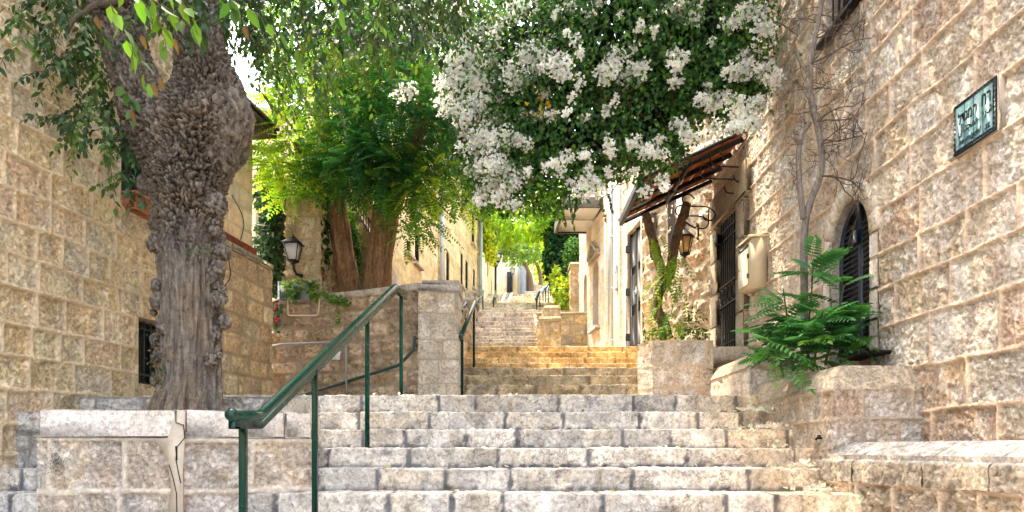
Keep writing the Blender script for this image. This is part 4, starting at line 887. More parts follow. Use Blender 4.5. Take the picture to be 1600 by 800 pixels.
# ---------------------------------------------------------------- acacias (pinnate foliage)
def pinnate(lf, base, d, L, npair, lw, ll, col, rg, droop=.35, up=None, var=.18, shape=LEAF2, tw=None):
    """many compound leaves at once: base (n,3) d (n,3)"""
    n = len(base); d = unit(d); t = np.linspace(.12, 1, npair); upv = np.broadcast_to(np.array([0, 0, 1.]) if up is None else up, (n, 3))+rg.normal(size=(n, 3))*.25
    s = unit(np.cross(d, upv)); nn = np.cross(s, d); L = np.broadcast_to(L, (n,))
    pos = base[:, None]+d[:, None]*(t[None, :, None]*L[:, None, None]); pos[..., 2] -= droop*(t[None]**2)*L[:, None]*.6
    dd = d[:, None]*np.ones((1, npair, 1)); dd[..., 2] -= droop*t[None]*1.1; dd = unit(dd)
    sz = np.interp(t, [0, .25, .75, 1], [.7, 1, .95, .6])
    c = np.broadcast_to(np.asarray(col, float), (n, 3))*(1+var*rg.normal(size=(n, 1)))
    cc = np.repeat(c[:, None], npair, 1).reshape(-1, 3)
    for sg in (-1, 1):
        ld = dd*.42+sg*s[:, None]*.9+nn[:, None]*.05; ld[..., 2] -= .18
        leaves(lf, pos.reshape(-1, 3), ld.reshape(-1, 3), np.repeat(nn[:, None], npair, 1).reshape(-1, 3)+rg.normal(size=(n*npair, 3))*.15, np.repeat((ll*sz)[None], n, 0).reshape(-1)*np.repeat(L/np.mean(L), npair), np.repeat((lw*sz)[None], n, 0).reshape(-1), cc, shape, .15, .1, .06, rg)
    e = pos[:, -1]; leaves(lf, e, dd[:, -1], nn, ll, lw, c, shape, .15, .1, .06, rg)
    if tw is not None:
        for i in range(n): tw.tube(np.vstack([base[i], pos[i, ::3]]), .0028, 4, (.12, .2, .05), cap=False)
def ell(rg, n, c, r, shell=.55):
    v = rand_unit(rg, n)*(rg.uniform(shell**3, 1, (n, 1))**(1/3)); return np.asarray(c)+v*np.asarray(r), v
ac = []
TB = lin(.23, .13, .07)
for idx, (lab, path) in enumerate((('reddish brown acacia leaning left, with the thinner trunk, next to the ivy', [(550, 475, 17, 10.2), (545, 445, 14, 10.2), (536, 390, 12.5, 10.2), (529, 340, 11.5, 10.2), (521, 290, 11, 10.2), (510, 230, 9, 10.2), (500, 160, 7, 10.3)]),
                                   ('darker acacia with the thick trunk forking behind the top of the handrail', [(586, 475, 20, 10.0), (590, 435, 16, 10.0), (595, 390, 16, 10.0), (602, 340, 16, 10.0), (608, 295, 14, 10.0), (600, 240, 11, 10.0), (584, 170, 8, 10.2)]))):
    t_ = thing('acacia_tree', lab, 'tree', tuple(P(path[1][0], 452, 10.1)), 'acacias in the garden above the curved wall')
    mb = MB(); px = [(x, y, r, d) for x, y, r, d in path]
    trunk_tube(mb, px, n=64, seg=90, seed=30+idx, knob=lambda y: 0)
    if idx == 1: trunk_tube(mb, [(598, 365, 11, 9.95), (612, 325, 11, 9.9), (632, 270, 9, 9.8), (652, 210, 7, 9.7), (665, 150, 5, 9.6)], n=40, seg=60, seed=37, knob=lambda y: 0)
    if idx == 0: trunk_tube(mb, [(516, 300, 10, 10.2), (490, 260, 8, 10.1), (465, 220, 6, 10.0)], n=32, seg=40, seed=38, knob=lambda y: 0)
    c = np.vstack(mb.c); c[:, :3] = c[:, :3]*lin(1.25, .84, .55); mb.c = [c]
    mb.build('trunk', M['bark'], t_, True); ac.append(t_)
rg = np.random.default_rng(21)
def px_ell(x, y, rx, ry, d, rd): return P(x, y, d), np.array([rx*d/F, rd, ry*d/F])
dk = [lin(.04, .16, .07), lin(.05, .18, .08), lin(.06, .2, .07)]; yl = [lin(.42, .58, .05), lin(.52, .6, .06), lin(.3, .5, .05)]; md = [lin(.1, .25, .05), lin(.14, .3, .05)]  # backlit yellows and shaded dark greens painted as leaf colours
def crown_fill(lf, blobs, rg):
    for (x, y, rx, ry, d, rd, n, cols, sh) in blobs:
        c, r = px_ell(x, y, rx, ry, d, rd); pos, v = ell(rg, n, c, r, sh); dr = v*np.array([1, 1, .25])+rg.normal(size=(n, 3))*np.array([.5, .5, .25]); dr[:, 2] -= .2
        ci = rg.integers(len(cols), size=n); pinnate(lf, pos, dr, rg.uniform(.26, .44, n), 9, .036, .07, np.array(cols)[ci], rg, .35)
L0 = MB(); crown_fill(L0, [(478, 200, 62, 75, 10.0, .8, 221, yl+md, .4), (460, 265, 46, 45, 9.8, .6, 158, yl, .3), (495, 285, 34, 30, 9.9, .5, 89, yl+md, .3), (440, 255, 26, 30, 9.8, .5, 47, yl, .3), (540, 255, 52, 42, 9.5, .5, 179, md+dk, .3), (520, 150, 85, 75, 10.4, 1.0, 420, md+yl, .4), (500, 40, 120, 80, 10.5, 1.2, 420, md, .4)], rg)
L0.build('crown', M['leafsun'], ac[0])
L1 = MB(); crown_fill(L1, [(615, 190, 90, 82, 9.5, .9, 432, dk, .45), (590, 255, 62, 36, 9.3, .5, 173, dk, .3), (665, 210, 66, 62, 9.6, .8, 252, dk+md, .4), (655, 285, 42, 44, 9.4, .4, 78, md+yl, .3), (640, 335, 26, 40, 9.3, .25, 32, md, .2), (690, 290, 40, 34, 9.5, .4, 68, yl+md, .3), (715, 300, 26, 22, 9.5, .3, 31, yl+md, .3), (672, 348, 22, 22, 9.2, .2, 11, md, .2), (610, 95, 110, 70, 10, 1.1, 460, dk+md, .4), (640, 10, 120, 80, 10.3, 1.2, 380, md, .4), (585, 290, 40, 26, 9.4, .3, 63, md, .3)], rg)
L1.build('crown', M['leafsun'], ac[1])
# ---------------------------------------------------------------- bougainvillea
rg = np.random.default_rng(33)
bv = thing('bougainvillea', 'huge dark green climber covered in white blossom hanging over the steps from the right wall', 'climber', (3.1, 8.6, 1.4))
tw = MB(); lf = MB(); fl = MB()
blobs = [(1090, 60, 110, 110, 7.9, .8, 3600), (960, 70, 150, 120, 8.1, .9, 4600), (830, 100, 130, 130, 8.3, .9, 4600), (740, 110, 62, 120, 8.4, .6, 1700), (790, 220, 95, 100, 8.3, .6, 2500), (900, 225, 110, 70, 8.1, .6, 2600), (1010, 190, 90, 70, 8.0, .5, 1900), (1120, 130, 90, 60, 7.8, .5, 1500), (850, 285, 80, 50, 8.2, .4, 1100), (1170, 60, 45, 90, 8.0, .5, 900), (1000, -60, 260, 110, 8.2, 1.1, 3000), (775, 285, 55, 50, 8.3, .3, 600), (1040, 235, 40, 40, 7.9, .25, 260), (985, 250, 45, 35, 7.9, .25, 260)]
for (x, y, rx, ry, d, rd, n) in blobs:
    c, r = px_ell(x, y, rx, ry, d, rd); pos, v = ell(rg, n, c, r, .5); dr = rg.normal(size=(n, 3))*.7+v*.3; dr[:, 2] -= .7
    nm = v*.8+rg.normal(size=(n, 3))*.5+np.array([0, -.5, .5]); edge = (v[:, 1] < 0)
    cl = np.array([lin(.04, .125, .035), lin(.055, .16, .04), lin(.03, .1, .035), lin(.09, .21, .04)])[rg.integers(4, size=n)]
    yy = 700-pos[:, 2]*F/pos[:, 1]; hi = (rg.random(n) < np.interp(yy, [200, 330], [.04, .35])); cl = np.where(hi[:, None], lin(.12, .24, .025), cl)  # light from behind painted as brighter leaves towards the bottom
    leaves(lf, pos, dr, nm, rg.uniform(.035, .07, n), rg.uniform(.03, .05, n), cl, HEART, .3, .15, .25, rg)
# dense heart of leaves, inner shade painted into their colour, so that little shows through
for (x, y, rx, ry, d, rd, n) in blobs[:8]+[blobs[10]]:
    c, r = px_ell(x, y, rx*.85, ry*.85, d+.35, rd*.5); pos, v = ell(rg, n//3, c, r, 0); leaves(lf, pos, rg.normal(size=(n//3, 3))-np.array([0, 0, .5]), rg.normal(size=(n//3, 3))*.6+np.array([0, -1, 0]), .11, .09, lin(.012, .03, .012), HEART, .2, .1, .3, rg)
def blob_p():
    b_ = blobs[rg.integers(len(blobs))]; c, r = px_ell(*b_[:4], b_[4], b_[5]); return c+rand_unit(rg, 1)[0]*r*.8
for k in range(60):
    p = blob_p(); q = p+np.array([rg.normal()*.5, rg.normal()*.2, rg.normal()*.4]); tw.tube(bez(p, q, .05, 8, rg, .02), np.linspace(.008, .004, 8), 5, (.1, .07, .04))
for a, b_, r0 in (((1120, 150, 8.4), (900, 120, 8.3), .035), ((1120, 150, 8.4), (1000, 40, 8.2), .03), ((900, 120, 8.3), (780, 200, 8.3), .02)):
    tw.tube(bez(P(*a), P(*b_), -.1, 12, rg, .02), np.linspace(r0, r0*.6, 12), 8, (.12, .08, .05), noise=.3)
n = 700; pos = np.array([P(rg.uniform(735, 880), rg.uniform(285, 345)-abs(rg.normal())*8, rg.uniform(8.0, 8.8)) for k in range(n)]); leaves(lf, pos, rg.normal(size=(n, 3))*.6-np.array([0, 0, .7]), rg.normal(size=(n, 3))*.6+np.array([0, -.8, .4]), rg.uniform(.04, .07, n), rg.uniform(.035, .055, n), np.array([lin(.22, .42, .04), lin(.14, .3, .04)])[rg.integers(2, size=n)], HEART, .3, .15, .2, rg)  # backlit underside painted as a cluster of paler leaves
# hanging leafy strands
for (x, y, d, ln) in [(1000, 270, 7.9, 60), (1030, 250, 7.9, 60), (940, 300, 8.0, 50), (905, 310, 8.1, 60), (870, 320, 8.2, 50), (1060, 235, 7.8, 40), (985, 270, 7.8, 50), (840, 320, 8.2, 40), (760, 320, 8.3, 30), (800, 320, 8.3, 30), (955, 285, 7.9, 40), (1080, 215, 7.7, 30), (885, 315, 8.1, 70), (925, 300, 8.0, 75), (1015, 265, 7.9, 40)]:
    spray(tw, lf, P(x, y-25, d), P(x+rg.normal()*14, y+ln*.6, d), 18, .055, g([lin(.06, .15, .03), lin(.04, .11, .03)]), rg, 0, .6, .003, .75, HEART)
FC = [(835, 90, 34, 26), (870, 105, 30, 22), (850, 75, 24, 18), (820, 125, 16, 12), (800, 120, 22, 30), (960, 95, 24, 20), (945, 115, 20, 14), (985, 118, 26, 18), (1000, 108, 18, 16), (1058, 100, 16, 14), (1050, 85, 12, 12), (1055, 128, 16, 8), (1075, 18, 28, 16), (1085, 30, 16, 14), (1055, 10, 24, 12), (1140, 38, 18, 12), (1190, 42, 22, 18), (1185, 20, 20, 12), (1160, 30, 18, 10), (1165, 15, 20, 10), (1170, 85, 20, 12), (1190, 110, 28, 18), (1165, 105, 24, 18), (1210, 125, 16, 16), (1150, 118, 20, 10),
      (1130, 155, 30, 16), (1160, 175, 30, 22), (1175, 195, 24, 18), (1185, 160, 18, 14), (1110, 165, 18, 12), (1095, 155, 18, 10), (1145, 200, 16, 12), (1060, 195, 14, 12), (1080, 215, 14, 10), (1070, 205, 10, 12), (990, 225, 18, 12), (1010, 235, 18, 12), (1030, 240, 16, 10), (1035, 280, 12, 10), (1040, 292, 8, 8), (1005, 300, 14, 8), (920, 285, 20, 16), (910, 300, 18, 14), (935, 295, 14, 14), (950, 225, 10, 16), (955, 240, 10, 8), (870, 255, 16, 10), (885, 245, 12, 12), (875, 270, 10, 10), (815, 220, 16, 8), (825, 228, 10, 8), (840, 180, 18, 10), (860, 182, 14, 8), (820, 180, 10, 8), (780, 155, 14, 12), (880, 120, 14, 14), (905, 130, 10, 12),
      (720, 115, 36, 28), (700, 130, 26, 20), (735, 90, 30, 22), (770, 100, 14, 26), (745, 130, 26, 22), (712, 165, 22, 22), (725, 185, 20, 18), (745, 165, 18, 18), (765, 190, 30, 22), (755, 215, 26, 22), (775, 230, 26, 22), (745, 235, 22, 16), (790, 215, 22, 18), (765, 255, 26, 20), (740, 265, 22, 16), (785, 265, 26, 18), (800, 285, 22, 16), (765, 290, 22, 18), (750, 310, 16, 14), (780, 310, 14, 14), (730, 210, 14, 16), (815, 265, 16, 14), (790, 300, 14, 12), (805, 320, 14, 10), (755, 50, 18, 14), (775, 35, 14, 18), (795, 20, 12, 14), (815, 12, 22, 14), (770, 70, 16, 14), (725, 60, 18, 16), (700, 40, 20, 20), (655, 45, 26, 26), (640, 30, 26, 24), (680, 25, 26, 20), (670, 60, 20, 20), (715, 20, 24, 16), (660, 10, 26, 14), (935, 5, 12, 6), (890, 10, 14, 8), (1000, 40, 10, 10), (705, 95, 20, 18), (690, 160, 16, 12), (850, 150, 12, 10), (640, 140, 20, 12), (620, 150, 12, 8)]
for k in range(80):
    x_, y_ = rg.uniform(690, 1215), rg.uniform(-20, 320)
    if y_ < np.interp(x_, [690, 740, 800, 900, 1000, 1060, 1150, 1215], [230, 320, 330, 300, 270, 220, 200, 150]): FC.append((x_, y_, rg.uniform(5, 12), rg.uniform(4, 9)))
for (x, y, rx, ry) in FC:
    n = int(rx*ry*.26)+10
    dd = 7.25 if x > 1000 else 7.4 if x > 850 else 7.75
    a = rg.normal(size=(n, 3)); a = a/np.maximum(np.linalg.norm(a, axis=1, keepdims=True), .55)*rg.uniform(.2, 1, (n, 1))
    c = P(x, y, dd+rg.uniform(-.1, .35)); r = np.array([rx*dd/F, .12, ry*dd/F]); pos = c+a*r*1.05
    out = unit(a*np.array([.8, .6, .6])+np.array([0, -.7, .1])+rg.normal(size=(n, 3))*.4)
    s1 = unit(np.cross(out, rg.normal(size=(n, 3)))); s2 = np.cross(out, s1)
    for k in range(3):
        an = k*2.094; dv = s1*math.cos(an)+s2*math.sin(an)+out*.55
        leaves(fl, pos, dv, out-(s1*math.cos(an)+s2*math.sin(an))*.5, rg.uniform(.022, .038, n), rg.uniform(.018, .03, n), lin(.95, .96, .97) if k else lin(.9, .94, .9), LEAF8, .25, -.25, .05, rg)
    m_ = max(2, n//6); leaves(lf, c+rg.normal(size=(m_, 3))*r*.8, rg.normal(size=(m_, 3))-np.array([0, .3, .3]), rg.normal(size=(m_, 3))+np.array([0, -1, .3]), .05, .04, lin(.08, .17, .03), HEART, .3, .1, .2, rg)
leaves(lf, np.array([P(840+rg.normal()*14, 165+rg.normal()*14, 7.6) for k in range(14)]), rg.normal(size=(14, 3))-np.array([0, 0, 1.]), rg.normal(size=(14, 3))+np.array([0, -1.5, 0]), .06, .045, lin(.5, .3, .03), HEART, .3, .1, .2, rg)
n = 5200; pos = np.stack([rg.uniform(-.6, 3.5, n), rg.uniform(4.6, 8.2, n), rg.uniform(5.6, 7.2, n)], 1); pos = pos[pos[:, 2] > .667*pos[:, 1]+.5]; n = len(pos)  # unseen leaves added above the frame to keep sun off the right wall
leaves(lf, pos, rg.normal(size=(n, 3))-np.array([0, 0, .5]), rg.normal(size=(n, 3))*.5+np.array([0, 0, 1]), .11, .09, lin(.03, .09, .025), HEART, .3, .15, .25, rg)
tw.build('branches', M['twig'], bv, True); lf.build('leaves', M['leaf'], bv); fl.build('blossom', M['petal'], bv)
# ---------------------------------------------------------------- shrub with long feathered leaves
rg = np.random.default_rng(41)
sb = thing('feather_leaf_shrub', 'bushy green shrub with long feather shaped leaves spilling over the right planter', 'shrub', (2.9, 6.2, .58))
tw = MB(); lf = MB(); stems = [((1262, 575), (1268, 405), 6.35), ((1290, 570), (1318, 440), 6.15), ((1240, 580), (1222, 450), 6.4), ((1270, 580), (1285, 480), 6.0), ((1225, 590), (1205, 520), 6.2), ((1310, 560), (1330, 490), 6.1)]
for a, b_, d in stems:
    p, q = P(*a, d), P(*b_, d-.1); tw.tube(bez(p, q, 0, 8, rg, .006), np.linspace(.012, .006, 8), 6, (.1, .13, .05)); n = 24
    t = rg.uniform(.12, 1, n); b0 = p+(q-p)*t[:, None]; an = rg.uniform(0, 6.28, n); dr = np.stack([np.cos(an)*1.0-.15, np.sin(an)*.7-.3, rg.uniform(.1, .8, n)], 1)
    dr[:, 0] = np.clip(dr[:, 0], -1.0, .4)
    pinnate(lf, b0, dr, rg.uniform(.28, .42, n), 9, .03, .09, np.array([lin(.075, .26, .1), lin(.1, .31, .09), lin(.055, .2, .08)])[rg.integers(3, size=n)], rg, .45, shape=LEAF8, tw=tw)
n = 30; b0 = np.array([P(rg.uniform(1195, 1330), rg.uniform(520, 585), rg.uniform(5.75, 6.2)) for k in range(n)]); pinnate(lf, b0, np.stack([rg.normal(size=n)*.7, -rg.uniform(.1, .8, n), rg.uniform(-.3, .3, n)], 1), rg.uniform(.24, .36, n), 8, .03, .085, np.array([lin(.05, .2, .04), lin(.1, .28, .04)])[rg.integers(2, size=n)], rg, .5, shape=LEAF8, tw=tw)
n = 16; b0 = np.array([P(rg.uniform(1215, 1240), rg.uniform(470, 560), 6.2) for k in range(n)]); pinnate(lf, b0, np.stack([-np.ones(n), -rg.uniform(.1, .5, n), rg.uniform(-.3, .3, n)], 1), rg.uniform(.28, .36, n), 9, .03, .085, lin(.05, .17, .06), rg, .45, shape=LEAF8, tw=tw)
tw.build('stems', M['twig'], sb, True); lf.build('leaves', M['leaf'], sb)
# ---------------------------------------------------------------- bare tree against the right wall
rg = np.random.default_rng(51)
bt = thing('bare_tree', 'thin leafless grey tree rising in front of the right wall', 'tree', tuple(P(1257, 580, 6.5)))
mb = MB(); GT = (.25, .22, .2)
def stem(pts, r0, r1, d0=6.5, d1=6.3):
    pts = np.array(pts, float); m = 40; t = np.linspace(0, len(pts)-1, m); x = np.interp(t, np.arange(len(pts)), pts[:, 0]); y = np.interp(t, np.arange(len(pts)), pts[:, 1])
    x = np.convolve(np.pad(x, 2, 'edge'), np.ones(5)/5, 'valid'); y = np.convolve(np.pad(y, 2, 'edge'), np.ones(5)/5, 'valid'); d = np.linspace(d0, d1, m)
    path = np.stack([(x-800)*d/F, d, (700-y)*d/F], 1); mb.tube(path, np.linspace(r0, r1, m), 12, GT, noise=.22, nscale=14); return path
m1 = stem([(1257, 580), (1256, 400), (1256, 342), (1270, 305), (1286, 270), (1283, 225), (1276, 190), (1266, 155), (1265, 115), (1271, 70), (1280, 30), (1286, -10), (1292, -60)], .036, .018)
m2 = stem([(1256, 345), (1249, 290), (1247, 240), (1252, 210), (1266, 190)], .028, .022, 6.45, 6.4)
m3 = stem([(1266, 120), (1250, 95), (1244, 75)], .018, .01, 6.35, 6.3); m4 = stem([(1249, 222), (1238, 213)], .022, .016, 6.4, 6.35)
def twig(p, d, L, r, lev):
    n = 6; path = [p]; dd = unit(d)
    for k in range(n): dd = unit(dd+rg.normal(size=3)*.22+np.array([0, 0, -.02])); path.append(path[-1]+dd*L/n)
    path = np.array(path)
    far = path[:, 0] > XR-.05; path[far, 0] = XR-.05
    mb.tube(path, np.linspace(r, r*.4, n+1), 4, (.13, .1, .09), cap=False)
    if lev > 0:
        for k in range(rg.integers(2, 5)):
            i = rg.integers(2, n+1); twig(path[i], unit(path[i]-path[i-1])+rg.normal(size=3)*.75, L*rg.uniform(.35, .65), r*.6, lev-1)
for k in range(42):
    p = m1[rg.integers(14, 39)]; twig(p, np.array([rg.choice([-1, 1, 1])*rg.uniform(.4, 1), rg.uniform(-.5, .4), rg.uniform(-.2, .8)]), rg.uniform(.15, .42), .0045, 2)
for k in range(16): twig(m2[rg.integers(5, 39)], np.array([-rg.uniform(.4, 1), rg.uniform(-.4, .3), rg.uniform(-.3, .7)]), rg.uniform(.1, .25), .004, 1)
for (y, x, dz) in ((190, 1276, .28), (225, 1283, .05), (275, 1284, -.02), (100, 1266, .6), (60, 1272, .7)):
    for k in range(2): twig(P(x, y, 6.35), np.array([1, -1.2+rg.normal()*.2, dz+rg.normal()*.15]), rg.uniform(.5, .75), .008, 3)
mb.build('trunk', M['twig'], bt, True)
# ================================================================ handrails
def railing(label, pts, posts, r=.024, post=.036, mat='green', group=None, name='handrail', chan=True, ball=True):
    """pts: rail path (x,y,d) ; posts: (point on rail xyz, base z)"""
    W3 = [P(*p) if len(p) == 3 else V3(*p[:3]) for p in pts]
    t = thing(name, label, 'handrail', tuple(V3(W3[0][0], W3[0][1], posts[0][1] if posts else W3[0][2])), group)
    mb = MB()
    # rounded corners along the path
    path = [W3[0]]
    for k in range(1, len(W3)-1):
        a, b, c = W3[k-1], W3[k], W3[k+1]; la = min(.05, .4*np.linalg.norm(a-b), .4*np.linalg.norm(c-b)); p, q = b+unit(a-b)*la, b+unit(c-b)*la
        path += [p, (p+2*b+q)/4, q]
    path.append(W3[-1]); mb.tube(path, r, 14)
    if ball: mb.ball(W3[0], r*1.18, 8)
    if chan:
        for a, b in zip(W3[:-1], W3[1:]): mb.bar(a-V3(0, 0, r*1.5), b-V3(0, 0, r*1.5), r*1.25, r*2.0, .003)
    mb.build('rail', M[mat], t, True)
    for (q, zb) in posts:
        q = np.asarray(q, float); m_ = MB(); m_.bar((q[0], q[1], zb), (q[0], q[1], q[2]-r*1.6), post, post, .003, up=(0, 1, 0)); m_.box((q[0], q[1], zb+.006), (post*2, post*2, .012), None, .003); m_.build('post', M[mat], t)
    return t
a, b_ = P(405, 650, 3.72), P(618, 447, 6.75)
on = lambda s: a+(b_-a)*s
railing('long dark green handrail climbing the front steps beside the cracked planter', [(362, 648, 3.36), (405, 650, 3.72), (618, 447, 6.75), (634, 458, 7.1)],
        [((-1.40, 3.5, .166), -.99), (on(.276), -.495), (on(.679), -.003), (P(627, 453, 6.98), .535)], r=.029)
railing('green handrail on the right side of the square stone pier at the dark steps', [(720, 526, 8.85), (742, 471, 10.7), (747, 479, 11.0)], [(P(722, 525, 8.95), .535), (P(740.5, 478, 10.55), 1.22)], r=.027)
railing('small green handrail on the low wall just behind the square stone pier', [(721, 486, 12.3), (734, 462, 14.6)], [(P(721.5, 487, 12.4), 1.9), (P(733.5, 463, 14.5), 2.35)], r=.03)
railing('green handrail at the far corner of the golden house front', [(744, 475, 16.4), (755, 455, 19.3)], [(P(745, 475, 16.6), 3.1), (P(754.5, 456, 19.2), 3.6)], r=.035)
railing('short green handrail beside the foot of the street lamp', [(771, 471, 20.5), (775, 455, 23)], [(P(771.3, 471, 20.7), 4.15), (P(774.8, 456, 22.9), 4.7)], r=.035)
railing('green three post handrail in the middle of the far steps', [(838, 467, 19.5), (844, 453, 21), (849, 447, 22.3)], [(P(838.5, 467, 19.6), 4.0), (P(843.5, 454, 20.9), 4.15), (P(848.5, 448, 22.2), 4.7)], r=.04)
railing('green handrail at the top of the far steps beside the yellow hedge', [(852, 452, 22.6), (857, 443, 24), (861, 435, 25.5)], [(P(852.5, 452, 22.7), 4.7), (P(857, 444, 24), 5.2), (P(860.5, 437, 25.4), 5.6)], r=.04)
t = thing('handrail', 'dark pipe handrail fixed along the curved retaining wall', 'handrail', tuple(P(490, 610, 9.55)))
mb = MB(); mb.tube([P(472, 617, 9.55), P(540, 597, 9.4), P(590, 581, 9.15), P(622, 571, 8.98), P(634, 560, 8.93), P(646, 547, 8.9), P(648, 525, 8.9)], .022, 10); mb.build('rail', M['darkgreen'], t, True)
for x, y, d in ((540, 597, 9.4), (600, 578, 9.1), (647, 540, 8.9), (647, 527, 8.9)): mb = MB(); mb.tube([P(x, y, d), P(x, y, d)+V3(.03, .12, 0)], .008, 6); mb.build('bracket', M['darkgreen'], t)
# ================================================================ lanterns
def lantern(name, label, c, h, w, gm, sides=4, bracket=None, hang=False, post=None, cat='lantern', mat='black'):
    c = np.asarray(c, float); t = thing(name, label, cat, tuple(c)); z0 = -h*.5; an = math.pi/sides if sides == 4 else 0
    mb = MB(); wt, wb = w*.5*1.15, w*.5*.66; zt, zb = h*.17, -h*.36
    mb.lathe(c, [(wt*1.28, zt), (wt*1.22, zt+h*.025), (wt*.62, zt+h*.16), (wt*.5, zt+h*.17), (wt*.46, zt+h*.2), (wt*.15, zt+h*.23)], sides, ang=an+(0 if sides == 6 else 0)); mb.lathe(c, [(w*.04, zt+h*.22), (w*.07, zt+h*.26), (w*.03, zt+h*.29), (w*.012, zt+h*.33)], 8); mb.build('roof', M[mat], t)
    mb = MB(); mb.lathe(c, [(wb*1.1, zb-h*.03), (wb*1.12, zb), (wb*.9, zb+.002)], sides, ang=an); mb.lathe(c, [(w*.05, zb-h*.14), (w*.11, zb-h*.08), (wb*.8, zb-h*.03)], 8)
    for k in range(sides):
        q = an+k*2*math.pi/sides; mb.bar(c+V3(wb*math.cos(q), wb*math.sin(q), zb), c+V3(wt*math.cos(q), wt*math.sin(q), zt), w*.05, w*.05, .001)
    for zz, rr in ((zb+.005, wb), (zt-.005, wt)):
        q = [an+k*2*math.pi/sides for k in range(sides+1)]
        for u, v in zip(q[:-1], q[1:]): mb.bar(c+V3(rr*math.cos(u), rr*math.sin(u), zz), c+V3(rr*math.cos(v), rr*math.sin(v), zz), w*.04, w*.05, .001)
    mb.build('frame', M[mat], t)
    mb = MB(); mb.lathe(c, [(wb*.93, zb+.004), (wt*.93, zt-.004)], sides, ang=an); mb.build('glass', M[gm], t)
    if bracket is not None: mb = MB(); mb.tube(bracket, w*.07, 8); q = np.asarray(bracket[-1]); mb.ball(q, w*.13, 6); mb.build('bracket', M[mat], t, True)
    return t
lantern('wall_lantern', 'white glazed black lantern on the front of the tall stone pillar', P(458, 390, 9.72), .46, .25, 'lglass', 4, [P(458, 411, 9.72), P(459, 420, 9.73), P(463, 428, 9.8), P(470, 431, 9.95)])
lantern('wall_lantern', 'amber six sided lantern hanging under the red awning', P(1070, 379, 10.75), .5, .23, 'amber', 6, [P(1070, 352, 10.75), P(1071, 347, 10.75), P(1078, 352, 10.8), P(1086, 356, 10.9), P(1091, 350, 11.0), P(1091, 372, 11.05)])
lantern('wall_lantern', 'dark lantern on the golden house front half hidden by acacia leaves', P(650, 330, 14.6), .5, .27, 'lglass', 4, [P(650, 344, 14.6), P(648, 352, 14.75), P(644, 354, 15.1)])
lp = lantern('street_lamp', 'slim black street lamp standing by the far left wall', P(778, 401, 25.8), .52, .3, 'lglass', 4, [P(778, 410, 25.8), P(778, 413, 25.8), P(776, 417, 25.9), P(774.4, 417, 26)], cat='street lamp')
mb = MB(); mb.tube([P(774.4, 490, 26), P(774.4, 411, 26)], .045, 10); mb.tube([P(774.4, 414, 26), P(771, 416, 26), P(769, 414, 26), P(770, 412.5, 26)], .025, 6); mb.build('post', M['black'], lp, True)
# ================================================================ mailbox
mbx = thing('mailbox', 'cream metal mailbox on the right wall beside the barred door', 'mailbox', (3.08, 8.63, 2.0))
mb = MB(); prof = [(3.19, 2.03), (2.985, 2.03), (2.98, 2.57), (3.0, 2.62), (3.19, 2.66)]
mb.prism([(x, 8.41, z) for x, z in prof], (0, .45, 0)); mb.build('case', M['cream'], mbx)
mb = MB(); mb.box((3.085, 8.40, 2.655), (.26, .03, .03), None, .004); mb.box((3.08, 8.635, 2.665), (.25, .5, .025), np.array([unit(V3(1, 0, .2)), (0, 1, 0), unit(V3(-.2, 0, 1))]), .006); mb.build('lid', M['cream'], mbx)
mb = MB(); mb.box((2.975, 8.635, 2.29), (.02, .36, .46), None, .005); dd = mb.build('door', M['cream'], mbx)
mb = MB(); mb.box((2.966, 8.77, 2.31), (.012, .02, .035), None, .003); mb.build('lock', M['navy'], dd)
for z in (2.42, 2.17): mb = MB(); mb.box((2.973, 8.47, z), (.03, .03, .06), None, .004); mb.build('hinge', M['navy'], dd)
mb = MB(); mb.box((2.974, 8.635, 2.56), (.02, .34, .03), None, .003); mb.build('slot', M['navy'], mbx)
# ================================================================ awning
aw = thing('awning', 'sloping awning with red boards under dark beams over the doors on the right', 'awning', (2.5, 10, 3.6))
Wz, Oz, OX, WX = 4.24, 3.6, 1.79, 3.17; A0, A1 = 9.2, 10.7
sl2 = lambda x: Oz+(Wz-Oz)*(x-OX)/(WX-OX)
mb = MB()
for d in np.linspace(A0+.03, A1-.03, 4):
    r_ = MB(); r_.bar((OX-.04, d, sl2(OX-.04)), (WX, d, Wz), .05, .06, .006, up=(0, 0, 1)); r_.build('rafter', M['black'], aw)
n_ = 9
for k in range(n_):
    x0, x1 = OX+(WX-OX)*k/n_, OX+(WX-OX)*(k+1)/n_; c0 = V3((x0+x1)/2, (A0+A1)/2, sl2((x0+x1)/2)+.06); ax = np.array([unit(V3(WX-OX, 0, Wz-Oz)), (0, 1, 0), unit(V3(-(Wz-Oz), 0, WX-OX))]); mb.box(c0, ((x1-x0)*1.09-.006, A1-A0-.02, .02), ax, .003)
mb.build('boards', M['redwood'], aw)
mb = MB(); mb.box(V3((OX+WX)/2-.03, (A0+A1)/2, sl2((OX+WX)/2)+.086), (1.62, A1-A0+.08, .022), ax, .004); mb.build('cover', M['tarp'], aw)
mb = MB(); mb.bar((OX-.05, A0-.03, Oz), (OX-.05, A1+.03, Oz), .06, .11, .006); mb.build('fascia', M['black'], aw)
mb = MB(); mb.bar((2.45, A0, sl2(2.45)-.0), (2.45, A1, sl2(2.45)-.0), .05, .05, .004); mb.build('purlin', M['black'], aw)
def smooth(pts, m=40):
    pts = np.array(pts, float); t = np.linspace(0, len(pts)-1, m); o = []
    for x in t:
        i = min(int(x), len(pts)-2); s = x-i; a, b_, c, d = pts[max(i-1, 0)], pts[i], pts[i+1], pts[min(i+2, len(pts)-1)]
        o.append(.5*(2*b_+(c-a)*s+(2*a-5*b_+4*c-d)*s*s+(3*b_-a-3*c+d)*s**3))
    return np.array(o)
